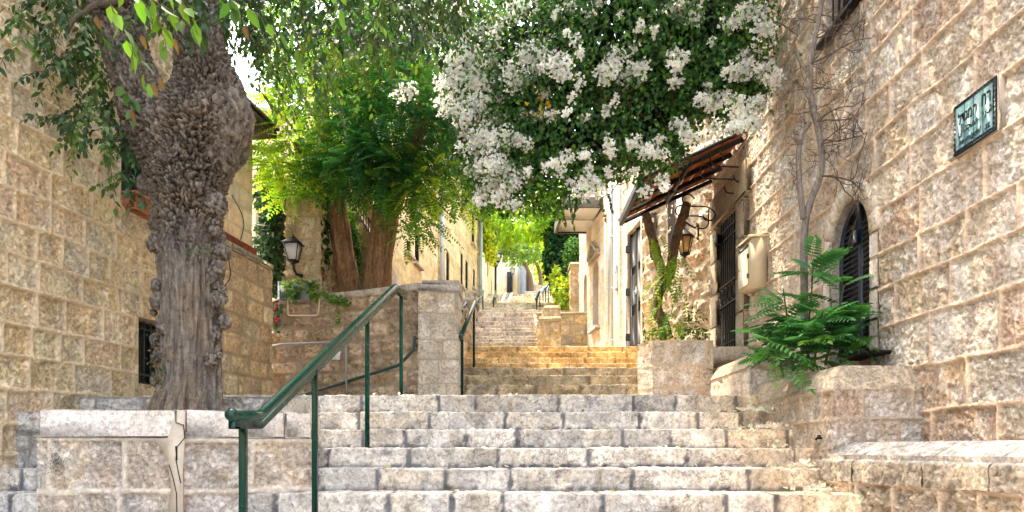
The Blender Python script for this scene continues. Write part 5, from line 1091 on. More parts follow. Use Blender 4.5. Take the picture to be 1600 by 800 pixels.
for lab, d, cs in (('nearer black scroll bracket on the wall above the barred door', 9.25, [[(295, 245), (262, 202), (225, 210), (215, 240), (240, 285), (320, 292), (405, 300), (435, 335), (405, 378), (365, 375), (350, 342)], [(235, 320), (200, 282), (165, 300), (165, 335), (190, 360), (260, 362), (345, 367), (375, 395), (355, 440), (310, 438), (295, 405)]]),
                   ('farther black scroll bracket above the amber lantern', 10.25, [[(128, 475), (100, 450), (62, 462), (60, 490), (85, 515), (150, 518), (210, 525), (245, 560), (228, 595), (185, 592), (175, 562)], [(60, 510), (30, 520), (22, 550), (45, 573), (110, 572), (175, 578), (208, 605), (190, 640), (150, 640), (140, 612)]])):
    t = thing('scroll_bracket', lab, 'bracket', tuple(P(1050+cs[0][5][0]/3.635, 180+cs[0][5][1]/3.635, d)), 'scroll brackets under the awning')
    for k, c in enumerate(cs): m_ = MB(); m_.tube(smooth([P(1050+x/3.635, 180+y/3.635, d+k*.22) for x, y in c]), .011, 8); m_.build('scroll', M['black'], t, True)
    m_ = MB(); m_.bar(P(1050+cs[0][6][0]/3.635, 180+cs[0][6][1]/3.635, d), P(1050+cs[1][6][0]/3.635, 180+cs[1][6][1]/3.635, d+.22), .02, .02); m_.build('tie', M['black'], t)
cn = thing('canopy', 'flat canopy with white soffit and dark rim on the far right house', 'canopy', (1.7, 16.4, 5.6))
mb = MB(); mb.box((1.66, 15.95, 5.58), (.86, .86, .04), None, .004); mb.box((1.62, 16.85, 5.58), (.86, .86, .04), None, .004); mb.build('soffit', M['white'], cn)
mb = MB(); mb.bar((1.2, 15.47, 5.65), (2.12, 15.47, 5.65), .06, .24); mb.bar((1.2, 15.47, 5.65), (1.12, 17.35, 5.65), .06, .24); mb.bar((2.09, 15.47, 5.6), (1.98, 17.35, 5.6), .07, .14); mb.bar((1.12, 17.33, 5.6), (2.0, 17.33, 5.6), .06, .14); mb.box((1.63, 16.4, 5.68), (.95, 1.9, .08), None, .01); mb.build('rim', mat_plain('dark_canopy_rim', (.1, .095, .09), .5), cn)
# ================================================================ street sign
sg = thing('street_sign', 'teal glazed tile street sign with dark rope border and black lettering', 'street sign', (3.17, 4.58, 2.25))
S0, S1, SZ0, SZ1 = 4.795, 4.378, 2.075, 2.43; ps = lambda u, v, off=0: V3(3.165-off, S0+(S1-S0)*u, SZ0+(SZ1-SZ0)*v)
mb = MB(); mb.box(ps(.5, .5, -.022), (.05, abs(S1-S0)+.02, SZ1-SZ0+.02), None, .004, (.6, .48, .38)); mb.build('mortar_bed', M['plaster'], sg)
for k in range(4):
    mb = MB(); mb.box(ps(.06+.22*(k+.5), .5, .008), (.014, .22*abs(S1-S0)-.0025, (SZ1-SZ0)*.84), None, .003); mb.build('tile', M['tile'], sg)
mb = MB(); mb.box(ps(.5, .96, .004), (.014, .417, .03), None, .002); mb.box(ps(.5, .04, .004), (.014, .417, .03), None, .002); mb.box(ps(.028, .5, .004), (.014, .026, .3), None, .002); mb.box(ps(.972, .5, .004), (.014, .026, .3), None, .002)
def ringlet(u, v, ru, rv, tilt):
    a_ = np.linspace(0, 2*math.pi, 13); pts = []
    for q in a_:
        x, y = math.cos(q)*ru, math.sin(q)*rv; x, y = x*math.cos(tilt)-y*math.sin(tilt), x*math.sin(tilt)+y*math.cos(tilt); pts.append(V3(3.165-.013, S0-(u*.417+x), SZ0+v*.355+y))
    mb.tube(pts, .0022, 5, cap=False)
for u in np.linspace(.04, .96, 13):
    for v in (.955, .045): ringlet(u, v, .02, .0105, .35)
for v in np.linspace(.12, .88, 9):
    for u in (.03, .97): ringlet(u, v, .0095, .021, .3)
mb.build('border', M['ink'], sg)
def text_mesh(txt, u, v, h, name, parent, bold=.0, width=None, slant=0):
    cu = bpy.data.curves.new('text', 'FONT'); cu.body = txt; cu.size = 1; cu.offset = bold; cu.extrude = .01; cu.resolution_u = 4; cu.shear = slant
    o = bpy.data.objects.new('text', cu); C.objects.link(o); dg = bpy.context.evaluated_depsgraph_get(); me = o.evaluated_get(dg).to_mesh()
    n = len(me.vertices); co = np.zeros(n*3); me.vertices.foreach_get('co', co); co = co.reshape(-1, 3); fs = [list(p.vertices) for p in me.polygons]
    o.evaluated_get(dg).to_mesh_clear(); bpy.data.objects.remove(o); bpy.data.curves.remove(cu)
    if n == 0: return
    lo, hi = co.min(0), co.max(0); s = h/(hi[1]-lo[1]); sx = s if width is None else width/(hi[0]-lo[0])
    V = np.stack([3.165-.0165-co[:, 2]*.05, S0-(u*.417+(co[:, 0]-lo[0])*sx), SZ0+v*.355+(co[:, 1]-lo[1])*s], 1)
    m_ = MB(); by = {}
    for f in fs: by.setdefault(len(f), []).append(f)
    m_.add(V, list(by.values())); m_.build(name, M['ink'], parent)
text_mesh('\u05dc\u05d3\u05d2\u05de\u05d4', .12, .56, .085, 'lettering', sg, .018, .19)
text_mesh('\u05d7\u05e8', .69, .60, .078, 'lettering', sg, .018, .085)
text_mesh('\ufedd\ufe8d\ufeaa\ufea0\ufee3\ufeeb', .12, .30, .09, 'lettering', sg, .012, .21)
text_mesh('\ufec9\ufead\ufe8e\ufeb7', .69, .32, .085, 'lettering', sg, .012, .1)
text_mesh('ha-migdal', .14, .115, .052, 'lettering', sg, .018, .225, .25)
text_mesh('st.', .77, .125, .04, 'lettering', sg, .018, .05, .25)
# ================================================================ small things on the walls
def conduit(label, pts, r, mat='zinc', name='conduit', cat='pipe'):
    mb = MB(); mb.tube(pts, r, 8); o = mb.build(name, M[mat], None, True); return tag(o, label, cat)
wc = lambda x, y: None
conduit('white plastic conduit bent in a U under the vine on the curved wall', [P(450, 468, 9.72), P(450, 491, 9.72), P(452, 493, 9.71), P(494, 493, 9.55), P(497, 491, 9.53), P(500, 462, 9.5)], .011, 'cream')
conduit('grey horizontal conduit across the retaining wall left of the handrail', [P(424, 541, 9.78), P(440, 538, 9.74), P(512, 535, 9.48), P(530, 534, 9.42)], .017, 'grey')
conduit('thin grey vertical pipe below the white notice on the curved wall', [P(541, 520, 9.36), P(541, 620, 9.36)], .015, 'grey')
conduit('black cable dangling down the left house wall beside the red flashing', smooth([P(362, 305, 8.55), P(376, 330, 8.62), P(381, 352, 8.66), P(376, 374, 8.55)], 16), .006, 'black', 'cable', 'cable')
conduit('black cable on the terrace wall beside the old trunk', smooth([P(352, 385, 8.2), P(358, 410, 8.2), P(360, 432, 8.22), P(350, 448, 8.15)], 16), .006, 'black', 'cable', 'cable')
conduit('pale cable looping in the gap beside the pink flowers', smooth([P(440, 440, 9.8), P(436, 480, 9.8), P(441, 508, 9.78), P(430, 518, 9.75), P(424, 512, 9.78)], 24), .006, 'grey', 'cable', 'cable')
conduit('blue grey pipe standing in the gap behind the left house', [P(437, 440, 10.1), P(437, 540, 10.1)], .03, 'bluegrey')
o = thing('electric_box', 'small grey electric box beside the vine on the stone pillar', 'electric box', tuple(P(446, 459, 9.75))); mb = MB(); mb.box(P(446, 458, 9.75), (.16, .1, .2), None, .012); mb.build('case', M['bluegrey'], o); mb = MB(); mb.box(P(446, 458, 9.69), (.12, .01, .15), None, .004); mb.build('lid', M['grey'], o)
o = thing('notice', 'white paper notice taped to the curved wall', 'notice', tuple(P(525, 554, 9.35))); mb = MB(); q = np.array([P(516, 547, 9.37), P(532, 545, 9.33), P(531, 562, 9.33), P(517, 562, 9.37)]); mb.prism(q, (0, .006, 0)); mb.build('sheet', M['paper'], o)
mb = MB(); mb.box(P(472, 456, 9.62), (.3, .03, .26), None, .006); tag(mb.build('plaque', M['grey'], None), 'dark slate plaque half covered by vine on the stone pillar', 'plaque')
o = thing('intercom', 'slim dark intercom panel on the pilaster left of the black door', 'intercom', tuple(pB(13.6, 3.4, .17))); mb = MB(); mb.box(pB(13.62, 3.45, .17), (.05, .12, .5), AX, .01); mb.build('panel', M['grey'], o); mb = MB(); mb.box(pB(13.62, 3.6, .2), (.02, .06, .08), AX, .004); mb.build('button', M['zinc'], o)
o = thing('security_camera', 'small white security camera at the outer corner of the awning', 'camera', tuple(P(969, 346, 11.2))); mb = MB(); mb.tube([P(968, 343, 10.9), P(972, 346, 11.3)], .035, 10); mb.build('case', M['white'], o, True); mb = MB(); mb.tube([P(971, 345, 11.2), P(977, 338, 12.4)], .012, 6); mb.build('arm', M['white'], o)
o = thing('water_tap', 'small dark tap sticking out of the right planter wall', 'tap', (2.46, 5.45, .07)); mb = MB(); mb.tube([(2.51, 5.42, .08), (2.46, 5.42, .08), (2.45, 5.42, .065)], .01, 8); mb.build('spout', M['black'], o, True); mb = MB(); mb.box((2.475, 5.42, .098), (.02, .035, .014), None, .004); mb.build('handle', M['black'], o)
# ================================================================ garden on the left, ivy, shrubs
rg = np.random.default_rng(61)
def leaf_thing(name, label, cat, base, blobs, cols, L, W, mat='leaf', shape=LEAF8, stems=None, droop=.4, group=None, hang=0, core=True):
    t = thing(name, label, cat, tuple(base), group); lf = MB()
    for (x, y, rx, ry, d, rd, n) in blobs:
        c, r = px_ell(x, y, rx, ry, d, rd); pos, v = ell(rg, n, c, r, .45); dr = v*.6+rg.normal(size=(n, 3))*.6; dr[:, 2] -= droop
        leaves(lf, pos, dr, v*.8+rg.normal(size=(n, 3))*.5+np.array([0, -.4, .5]), L*rg.uniform(.6, 1.2, n), W*rg.uniform(.7, 1.2, n), np.array(cols)[rg.integers(len(cols), size=n)], shape, .3, .2, .22, rg)
        if core:  # core leaves coloured darker to stand for shade inside the foliage
            m_ = max(4, n//5); pos, v = ell(rg, m_, c+V3(0, rd*.2, 0), r*.72, 0); leaves(lf, pos, rg.normal(size=(m_, 3)), rg.normal(size=(m_, 3))+np.array([0, -1, 0]), L*1.8, W*2, np.array(cols[0])*.45, LEAF2, .2, .1, .2, rg)
    if stems:
        s_ = MB()
        for a_, b2, r_ in stems: s_.tube(bez(P(*a_), P(*b2), 0, 12, rg, .012), np.linspace(r_, r_*.6, 12), 8, (.16, .1, .06), noise=.2)
        s_.build('stems', M['twig'], t, True)
    lf.build('leaves', M[mat], t); return t
GD = [lin(.03, .085, .03), lin(.04, .11, .035), lin(.025, .065, .03)]; GY = [lin(.36, .54, .05), lin(.44, .58, .06), lin(.24, .44, .05)]; YY = [lin(.72, .68, .06), lin(.6, .64, .07), lin(.5, .6, .06)]
leaf_thing('broadleaf_shrub', 'dark broad leaved shrub filling the gap behind the left house', 'shrub', P(425, 500, 10.6), [(424, 300, 26, 45, 10.8, .4, 420), (424, 380, 24, 55, 10.7, .4, 460), (424, 450, 20, 40, 10.6, .35, 260), (434, 350, 18, 60, 10.6, .3, 300)], GD, .11, .055, stems=[((425, 540, 10.7), (422, 300, 10.8), .03), ((433, 540, 10.7), (436, 330, 10.7), .025)])
leaf_thing('ivy', 'dense green ivy hanging behind the left acacia', 'ivy', P(548, 455, 10.7), [(551, 395, 11, 60, 10.75, .3, 620), (545, 350, 8, 25, 10.7, .2, 160)], [lin(.06, .17, .03), lin(.09, .22, .03), lin(.05, .13, .03)], .05, .045, 'leafsun', HEART)
leaf_thing('ivy', 'narrow strip of ivy down the right edge of the stone pillar', 'ivy', P(508, 400, 10.3), [(508, 350, 7, 45, 10.1, .12, 260), (510, 400, 5, 25, 10.15, .1, 90)], [lin(.05, .14, .03), lin(.08, .2, .03)], .045, .04, 'leafsun', HEART)
leaf_thing('creeping_vine', 'light green vine draped over the slate plaque and electric box', 'vine', P(475, 470, 9.6), [(470, 446, 30, 9, 9.6, .12, 170), (492, 455, 12, 14, 9.55, .1, 70), (455, 455, 8, 14, 9.6, .1, 40), (462, 462, 6, 14, 9.58, .08, 24)], [lin(.14, .28, .04), lin(.2, .34, .05), lin(.08, .18, .03)], .055, .05, 'leafsun', HEART, core=False)
leaf_thing('creeping_vine', 'small vine trailing over the coping of the curved wall', 'vine', P(525, 470, 9.4), [(524, 468, 18, 5, 9.42, .1, 60), (540, 474, 8, 6, 9.4, .06, 24), (528, 490, 2.5, 22, 9.4, .05, 16), (505, 462, 10, 4, 9.45, .06, 20)], [lin(.1, .24, .04), lin(.14, .28, .04)], .05, .045, 'leafsun', HEART, core=False)
o = thing('flowering_plant', 'pink flowers peeping from the dark gap beside the stone pillar', 'flowers', tuple(P(432, 510, 9.8)))
mb = MB()
for (x, y) in ((431, 472), (433, 477), (430, 486), (434, 500), (429, 503), (431, 498)):
    n = 7; an = np.arange(n)*6.28/n; leaves(mb, np.repeat(P(x, y, 9.72)[None], n, 0), np.stack([np.cos(an), -.4+0*an, np.sin(an)], 1), np.stack([0*an, -1+0*an, 0*an], 1), .028, .02, lin(.6, .03, .16), LEAF8, .2, .1, .1, rg)
mb.build('blossom', M['petal'], o)
mb = MB(); pos, v = ell(rg, 70, P(431, 488, 9.8), np.array([.07, .08, .3]), .2); leaves(mb, pos, rg.normal(size=(70, 3)), rg.normal(size=(70, 3))+np.array([0, -1, 0]), .07, .035, lin(.03, .09, .03), LEAF8, .3, .2, .2, rg); mb.build('leaves', M['leaf'], o)
mb = MB(); mb.box((-3.75, 11.6, 1.6), (1.3, .2, 5.4), None, .02, lin(.2, .17, .13)); tag(mb.build('gap_shade_panel', M['far'], None), 'added dark panel standing for the shade in the gap behind the left house', 'wall')  # added backing, coloured dark for the shade in the gap
# vine with the thick trunk in the planter by the black door
t = thing('climbing_vine', 'old vine with twisted forked trunk and bright leaves in the chamfered planter', 'vine', tuple(P(1040, 532, 9.8)))
mb = MB(); trunk_tube(mb, [(1042, 530, 5.76, 10.0), (1036, 505, 5.40, 10.0), (1026, 482, 5.04, 10.05), (1030, 455, 4.68, 10.1), (1046, 428, 4.32, 10.2), (1052, 395, 3.96, 10.25), (1060, 360, 3.96, 10.3), (1074, 318, 3.60, 10.35)], n=48, seg=90, seed=90, knob=lambda y: .3); trunk_tube(mb, [(1042, 445, 3.60, 10.1), (1034, 425, 3.60, 10.15), (1024, 390, 3.60, 10.2), (1016, 362, 3.60, 10.25), (1010, 335, 2.88, 10.3)], n=40, seg=60, seed=93, knob=lambda y: .3)
c = np.vstack(mb.c); c[:, :3] = c[:, :3]*lin(1.1, .85, .62); mb.c = [c]; mb.build('trunk', M['bark'], t, True)
lf = MB(); n = 46; b0 = np.array([P(rg.normal(1045, 13), rg.uniform(395, 510), rg.uniform(9.6, 10.1)) for k in range(n)]); dr = np.stack([rg.normal(size=n)*.5, -rg.uniform(0, .6, n), -rg.uniform(.5, 1.2, n)], 1)
pinnate(lf, b0, dr, rg.uniform(.2, .36, n), 8, .028, .06, np.array([lin(.26, .42, .04), lin(.18, .34, .04)])[rg.integers(2, size=n)], rg, .5, shape=LEAF8)
n = 10; b0 = np.array([P(rg.normal(1022, 5), rg.uniform(365, 410), 10) for k in range(n)]); pinnate(lf, b0, np.stack([rg.normal(size=n)*.3+.2, -rg.uniform(0, .6, n), -np.ones(n)], 1), rg.uniform(.2, .3, n), 8, .026, .055, lin(.22, .38, .04), rg, .5, shape=LEAF8)
lf.build('leaves', M['leafsun'], t)
leaf_thing('planter_plants', 'low mixed leafy plants along the rim of the chamfered planter', 'plants', P(1060, 530, 9.2), [(1085, 505, 18, 26, 9.4, .15, 120), (1045, 520, 30, 14, 9.3, .2, 110), (1020, 525, 14, 12, 9.3, .15, 60), (1095, 525, 12, 14, 9.2, .12, 60)], [lin(.05, .13, .03), lin(.1, .2, .04), lin(.16, .26, .05)], .06, .03, 'leafsun', core=False)
# ================================================================ outside staircase and pale house behind
ob = thing('outside_staircase', 'rough stone outside staircase with black railing behind the acacias', 'staircase', tuple(P(570, 460, 11.4)))
f = planar(P(500, 0, 11.3)[:2], P(612, 0, 11.3)[:2], (0, -1)); q0 = P(500, 0, 11.3)[0]
def zs(x, y): return (700-y)*11.3/F
mb = masonry(f, axis(0, f.L, .03), axis(1.8, 4.05, .03), course(1.8, 4.05, .22, .32, 3), (.25, .5), 96, [lin(.5, .37, .22), lin(.42, .32, .2), lin(.55, .42, .26)], (.45, .36, .25), boss=.03, rough=.05, bead=0, jw=.016)
V = np.vstack(mb.V); lim = lambda x: np.interp(x, [P(556, 0, 11.3)[0], P(612, 0, 11.3)[0]], [zs(0, 332), zs(0, 428)]); V[:, 2] = np.minimum(V[:, 2], lim(V[:, 0])); mb.V = [V]; mb.build('stair_wall', M['wall'], ob, True)
mb = MB(); 
for k in range(9):
    x0 = 556+k*6.2; p0_, p1_ = P(x0, 0, 11.3), P(x0+6.2, 0, 11.3); zt = zs(0, 332+k*10.6); mb.box(((p0_[0]+p1_[0])/2, 11.8, zt-.04-.4), (p1_[0]-p0_[0], .96, .9), None, .01, lin(.52, .42, .3))
mb.box((P(515, 0, 11.3)[0], 11.8, zs(0, 332)-.06), (1.0, .96, .12), None, .01, lin(.55, .46, .34)); mb.build('treads', M['dressed'], ob)
rl = MB(); pa, pb2 = P(556, 309, 11.25), P(612, 402, 11.25); rl.bar(pa, pb2, .03, .03); qa, qb = P(556, 329, 11.25), P(612, 423, 11.25); rl.bar(qa, qb, .02, .02)
for s in np.linspace(0, 1, 15): rl.bar(pa+(pb2-pa)*s, qa+(qb-qa)*s, .014, .014, .001, up=(0, 1, 0))
la, lb2 = P(516, 309, 11.25), P(556, 309, 11.25); rl.bar(la, lb2, .03, .03); rl.bar(P(516, 328, 11.25), P(556, 328, 11.25), .02, .02)
for x in np.linspace(518, 556, 9): rl.bar(P(x, 309, 11.25), P(x, 328, 11.25), .014, .014, .001, up=(0, 1, 0))
for x in (525, 534, 543, 551):
    a_ = np.linspace(0, 2*math.pi, 13); rl.tube([P(x+3.2*math.cos(q), 317+4*math.sin(q), 11.25) for q in a_], .007, 5, cap=False)
rl.build('railing', M['black'], ob)
ph = thing('pale_house', 'pale flat roofed stone house behind the left acacia', 'house', (-6, 17, 2))
f = planar((-9, 16.5), (-5.3, 16.5), (0, -1)); mb = masonry(f, axis(0, f.L, .06), axis(1.5, 8.15, .06), course(1.5, 8.15, .34, .4, 2), (.5, .9), 98, [lin(.66, .54, .38), lin(.62, .5, .34)], (.68, .58, .42), boss=.004, rough=.012, bead=0, jw=.03); mb.build('wall', M['far'], ph)
mb = MB(); mb.box((-7.16, 18.6, 4.8), (3.66, 4.1, 6.7), None, .02, lin(.6, .5, .36)); mb.build('house_body', M['far'], ph); mb = MB(); mb.box((-7.16, 18.5, 8.22), (3.9, 4.4, .14), None, .02, lin(.4, .35, .3)); mb.build('roof_edge', M['dressed'], ph)
# ================================================================ right pier, low wall, far part of the street
pr = thing('stone_pier', 'sunlit stepped stone block between the upper steps and the right terrace', 'pier', (.72, 13.2, 1.9))
wallring('shaft', [(.54, 14.3), (.54, 13.0), (.93, 13.0), (.93, 14.3)], 1.86, 2.46, PAL_Y, 101, pr, rows=[1.86, 2.16, 2.46], wr=(.18, .3), boss=.02, rough=.03, bead=0, jw=.014)
wallring('upper_shaft', [(.7, 15.6), (.7, 14.3), (1.0, 14.3), (1.0, 15.6)], 2.3, 2.95, PAL_Y, 103, pr, rows=[2.3, 2.62, 2.95], wr=(.2, .3), boss=.02, rough=.03, bead=0, jw=.014)
mb = MB(); mb.box((.735, 13.65, 2.5), (.46, 1.34, .08), None, .02, lin(.6, .5, .34)); mb.box((.85, 14.95, 2.99), (.36, 1.34, .08), None, .02, lin(.6, .5, .34)); mb.build('cap', M['dressed'], pr); mb = MB(); mb.prism([(.56, 13.05, 1.8), (.56, 17.6, 1.8), (.56, 17.6, 3.5), (.56, 15.5, 2.72), (.56, 13.05, 1.95)], (.065, 0, 0), lin(.58, .48, .34)); mb.build('side_wall', M['far'], pr)
mb = MB(); mb.add([(.5, 13.1, 1.885), (2.5, 13.1, 1.885), (2.1, 17.3, 1.885), (.5, 17.3, 1.885)], [[(0, 1, 2, 3)]], lin(.6, .52, .4)); struct(mb.build('paving', M['far']))
o = thing('retaining_wall', 'short sunlit block wall holding up the terrace right of the stepped stone block', 'retaining wall', (1.3, 17.3, 1.9))
f = planar((.64, 17.3), (1.98, 17.25), (0, -1)); mb = masonry(f, axis(0, f.L, .025), axis(1.85, 3.44, .025), np.array([1.85, 2.2, 2.55, 2.9, 3.18, 3.44]), (.28, .5), 105, PAL_Y+[lin(.4, .32, .24)], (.45, .37, .26), boss=.025, rough=.035, bead=0, jw=.018); mb.build('wall', M['wall'], o, True)
mb = MB(); mb.box((1.32, 17.38, 3.465), (1.36, .3, .05), None, .01, lin(.58, .48, .34)); mb.build('coping', M['dressed'], o)
mb = MB(); mb.box((1.5, 18.4, 3.26), (1.72, 2.1, .38), None, .02, lin(.55, .46, .34)); struct(mb.build('terrace_paving', M['far']))
o = thing('wall_end', 'narrow stone wall end in front of the dark hedge', 'wall', (1.72, 18.3, 2.8)); wallring('wall', [(1.6, 19.5), (1.62, 18.4), (1.95, 18.4)], 2.8, 5.0, PAL_Y, 107, o, step=.035, wr=(.2, .35), boss=.02, rough=.03, jw=.014, bead=0)
mb = MB(); mb.box((1.78, 18.95, 5.04), (.4, 1.2, .08), None, .02, lin(.6, .5, .36)); mb.build('cap', M['dressed'], o)
DKH = [lin(.02, .08, .035), lin(.03, .1, .04), lin(.02, .06, .03)]
leaf_thing('ivy_hedge', 'tall dark ivy hedge turning yellow at its foot beside the far steps', 'hedge', P(880, 480, 19.5), [(872, 370, 22, 34, 21, .8, 800), (868, 410, 18, 36, 20.6, .7, 700), (880, 440, 20, 30, 20.2, .6, 500), (892, 360, 26, 30, 20.5, .7, 700)], DKH+[lin(.06, .16, .03)], .16, .12, 'leafsun', HEART)
leaf_thing('yellow_shrub', 'bright yellow green bush at the foot of the dark hedge', 'shrub', P(882, 487, 19), [(878, 455, 14, 22, 19.3, .5, 500), (888, 470, 15, 16, 19.1, .4, 400), (870, 435, 9, 18, 19.6, .4, 200)], YY+GY, .13, .08, 'leafsun')
leaf_thing('clipped_tree', 'rounded clipped green tree right of the ivy hedge', 'tree', P(896, 440, 19.2), [(896, 398, 17, 26, 19.4, .5, 700), (893, 425, 12, 16, 19.3, .4, 250)], [lin(.05, .15, .04), lin(.08, .2, .04)], .1, .07, 'leafsun')
def far_tree(label, trunk, r, blobs, cols, group='trees at the far end of the street'):
    t = thing('far_tree', label, 'tree', tuple(P(*trunk[0])), group); mb = MB(); mb.tube(smooth([P(*p) for p in trunk], 16), np.linspace(r, r*.6, 16), 8, (.25, .16, .1), noise=.25); mb.build('trunk', M['twig'], t, True); lf = MB()
    for (x, y, rx, ry, d, rd, n) in blobs:
        c, rr = px_ell(x, y, rx, ry, d, rd); pos, v = ell(rg, n, c, rr, .3); dr = v*.5+rg.normal(size=(n, 3))*.7-np.array([0, 0, .3]); leaves(lf, pos, dr, v+rg.normal(size=(n, 3))*.6+np.array([0, -.3, .5]), rg.uniform(.12, .24, n), rg.uniform(.07, .13, n), np.array(cols)[rg.integers(len(cols), size=n)], LEAF2, .3, .2, .25, rg)
    lf.build('crown', M['leafsun'], t)
far_tree('grey green leaning tree in front of the far white house', [(831, 462, 27), (830, 440, 27), (825, 422, 27), (817, 408, 27)], .1, [(808, 392, 34, 20, 27, 1.2, 700), (835, 385, 28, 24, 27, 1.2, 600), (792, 385, 20, 18, 26.5, .8, 300)], [lin(.2, .32, .1), lin(.26, .38, .1), lin(.16, .28, .08)])
far_tree('yellow green tree on the raised bed at the far end', [(844, 452, 28), (844, 430, 28), (838, 410, 28)], .1, [(848, 400, 24, 30, 28.5, 1.2, 500), (850, 430, 14, 18, 29, .8, 260), (870, 400, 20, 30, 29, 1, 350)], GY+YY)
far_tree('sunlit yellow green tree arching over the upper steps behind the white blossom', [(905, 470, 23), (900, 400, 23), (870, 340, 22.5), (840, 325, 22)], .12, [(815, 345, 50, 26, 21, 1.4, 1100), (850, 360, 30, 26, 21.5, 1.2, 500), (790, 365, 22, 18, 21, .8, 260), (770, 330, 26, 18, 21.5, .8, 260), (860, 320, 40, 30, 21, 1.3, 700)], GY+[lin(.3, .42, .05)])
leaf_thing('yellow_vine', 'brilliant yellow green vine spilling over the far left wall', 'vine', P(760, 400, 23), [(759, 350, 13, 42, 22.9, .4, 620), (763, 382, 11, 26, 23.0, .4, 340), (755, 320, 12, 20, 22.8, .4, 260), (768, 398, 8, 14, 23.2, .3, 140)], YY, .13, .09, 'leafsun')
fh = thing('stone_house', 'second sunlit house wall beyond the golden house', 'house', (-1, 26, 4))
f = planar((-1.06, 22.6), (-.78, 30.5), (1, -.03)); mb = masonry(f, axis(0, f.L, .06), axis(3.5, 9, .06), course(3.5, 9, .34, .4, 8), (.5, .9), 111, [lin(.66, .56, .36), lin(.62, .52, .33)], (.66, .56, .4), boss=.004, rough=.015, bead=0, jw=.025, openings=[(3.0, 3.6, 6.6, 7.8, 0, .1), (5.4, 5.9, 5.9, 7.0, 0, .1)]); mb.build('wall', M['far'], fh)
for u0, u1, z0, z1 in ((3.0, 3.6, 6.6, 7.8), (5.4, 5.9, 5.9, 7.0)):
    q = [f(np.array(u), np.array(z), np.array(-.08))[0] for u, z in ((u0, z0), (u1, z0), (u1, z1), (u0, z1))]; mb = MB(); mb.add(q, [[(0, 1, 2, 3)]]); mb.build('window', M['glass'], fh)
mb = MB(); mb.prism([(-3, 22.7, 3), (-1.2, 22.7, 3), (-.95, 30.4, 3), (-3, 30.4, 3)], (0, 0, 6), lin(.6, .5, .34)); mb.build('house_body', M['far'], fh)
mb = MB(); mb.box(P(768, 372, 30.8), (.3, .5, .9), None, .03, lin(.6, .5, .4)); mb.box(P(768, 357, 30.8), (.42, .62, .12), None, .02, lin(.35, .3, .28)); mb.build('chimney', M['far'], fh)
wh = thing('white_house', 'white end house with blue grey pole and barred window above the far steps', 'house', (0, 31, 5.9))
pw_ = lambda x, y, d=31.0: P(x, y, d)
f = planar((-.9, 31), (2.6, 31), (0, -1)); mb = masonry(f, axis(0, f.L, .06), axis(5.6, 10.5, .06), course(5.6, 10.5, .34, .4, 8), (.5, .9), 113, [lin(.72, .64, .52), lin(.68, .6, .5)], (.7, .64, .54), boss=.004, rough=.012, bead=0, jw=.025); mb.build('wall', M['far'], wh)
mb = MB(); mb.box((.9, 33, 8), (3.4, 3.8, 4.9), None, .02, lin(.65, .57, .46)); mb.build('house_body', M['far'], wh)
mb = MB(); mb.prism([pw_(x, y, 30.93) for x, y in ((801, 410), (812, 402), (812, 462), (801, 462))], (0, .05, 0), (.8, .78, .76)); mb.build('white_panel', M['cream'], wh)
mb = MB(); mb.box(P(796.5, 441, 30.95), (.25, .04, .95), None, .004); wn = mb.build('window', M['glass'], wh); mb = MB()
for x in np.linspace(792.5, 800.5, 5): mb.bar(pw_(x, 457, 30.88), pw_(x, 425, 30.88), .025, .025, .002, up=(0, 1, 0))
for y in (425, 433, 441, 449, 457): mb.bar(pw_(792.5, y, 30.88), pw_(800.5, y, 30.88), .025, .025)
mb.build('grille', M['black'], wn)
mb = MB(); mb.tube([pw_(810.5, 462, 30.7), pw_(810.5, 405, 30.7)], .06, 10); mb.build('downpipe', M['grey'], wh)
mb = MB(); mb.box(P(817, 430, 30.93), (.28, .06, 1.9), None, .006, (.4, .4, .42)); mb.build('shutter', M['grey'], wh); mb = MB(); mb.box(P(826, 445, 30.94), (.2, .05, 1.2), None, .006); mb.build('door', M['brownwood'], wh)
lantern('wall_lantern', 'tiny blue grey lantern on the white end house above its barred window', P(801, 423, 30.5), .4, .24, 'lglass', 4, [P(801, 430, 30.5), P(800, 431, 30.7), P(799, 430, 30.95)], mat='bluegrey')
bx = thing('raised_bed', 'stone block raised bed at the head of the far steps under the yellow tree', 'planter', (1, 25.9, 5)); wallring('wall', [(.5, 26.8), (.5, 25.9), (1.05, 25.9), (1.05, 26.8)], 5.0, 6.0, [lin(.62, .54, .44)], 115, bx, step=.05, wr=(.3, .5), boss=.006, rough=.015, jw=.02, bead=0)
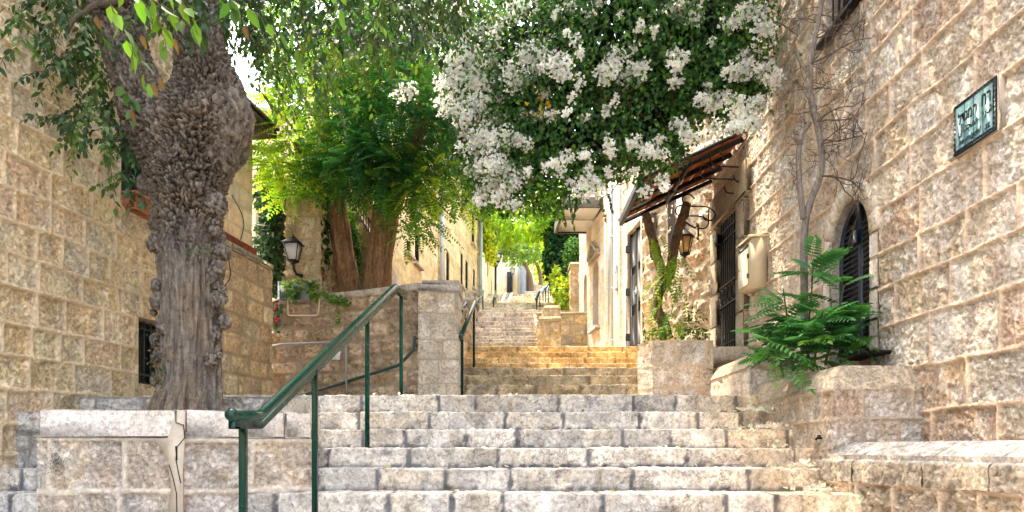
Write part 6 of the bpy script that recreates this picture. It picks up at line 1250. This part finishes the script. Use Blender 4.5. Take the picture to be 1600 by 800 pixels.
wallring('upper_wall', [(.8, 29), (.8, 27.6), (1.6, 27.6), (1.6, 29)], 5.6, 6.7, PAL_Y, 117, bx, step=.05, wr=(.3, .5), boss=.006, rough=.015, jw=.02, bead=0)
mb = MB(); mb.box((.78, 26.4, 6.02), (.62, .95, .06), None, .01, lin(.6, .52, .42)); mb.build('cap', M['dressed'], bx)
mb = MB()
for x0 in (781, 791): mb.prism([P(x0, 474, 23.4), P(x0+4, 474, 23.4), P(x0+11, 458, 25.9), P(x0+7, 458, 25.9)], (0, 0, .03))
mb.build('pram_ramp', M['white'], None); o = bpy.data.objects['pram_ramp']; tag(o, 'pair of pale pram ramps laid up the far steps', 'ramp')
# ================================================================ fallen petals and leaves
rg = np.random.default_rng(71); mb = MB(); ml = MB()
def ztread(d): 
    z = -1.155
    for a_, b2 in zip(D1, Z1):
        if d >= a_: z = b2
    return z
for (xe, dn, cnt) in [(2.5, 6.4, 60), (2.46, 6.0, 60), (2.42, 5.6, 22), (2.36, 5.2, 40), (2.32, 4.8, 34)]:
    for k in range(cnt):
        x = xe-abs(rg.normal())*.16; d = dn+rg.uniform(.02, .16); p = V3(x, d, ztread(dn+.05)+.012+abs(rg.normal())*.018); leaves(mb, p[None], rand_unit(rg, 1), V3(0, -.5, 1)[None]+rg.normal(size=(1, 3))*.5, .045, .04, lin(.78, .74, .62), LEAF8, .4, -.3, .1, rg)
for k in range(70):
    d = D1[rg.integers(3, 10)]+rg.uniform(.02, .2); x = rg.uniform(-1.5, 2.3); p = V3(x, d, ztread(d)+.012); w_ = rg.random() < .35
    leaves(mb if w_ else ml, p[None], rand_unit(rg, 1)*np.array([1, 1, .2]), V3(0, -.3, 1)[None]+rg.normal(size=(1, 3))*.3, .05, .03, lin(.75, .72, .6) if w_ else [lin(.4, .35, .06), lin(.2, .12, .05), lin(.2, .28, .05)][rg.integers(3)], LEAF8, .4, -.3, .1, rg)
o = mb.build('fallen_petals', M['petal'], None); o['kind'] = 'stuff'; o = ml.build('fallen_leaves', M['leaf'], None); o['kind'] = 'stuff'
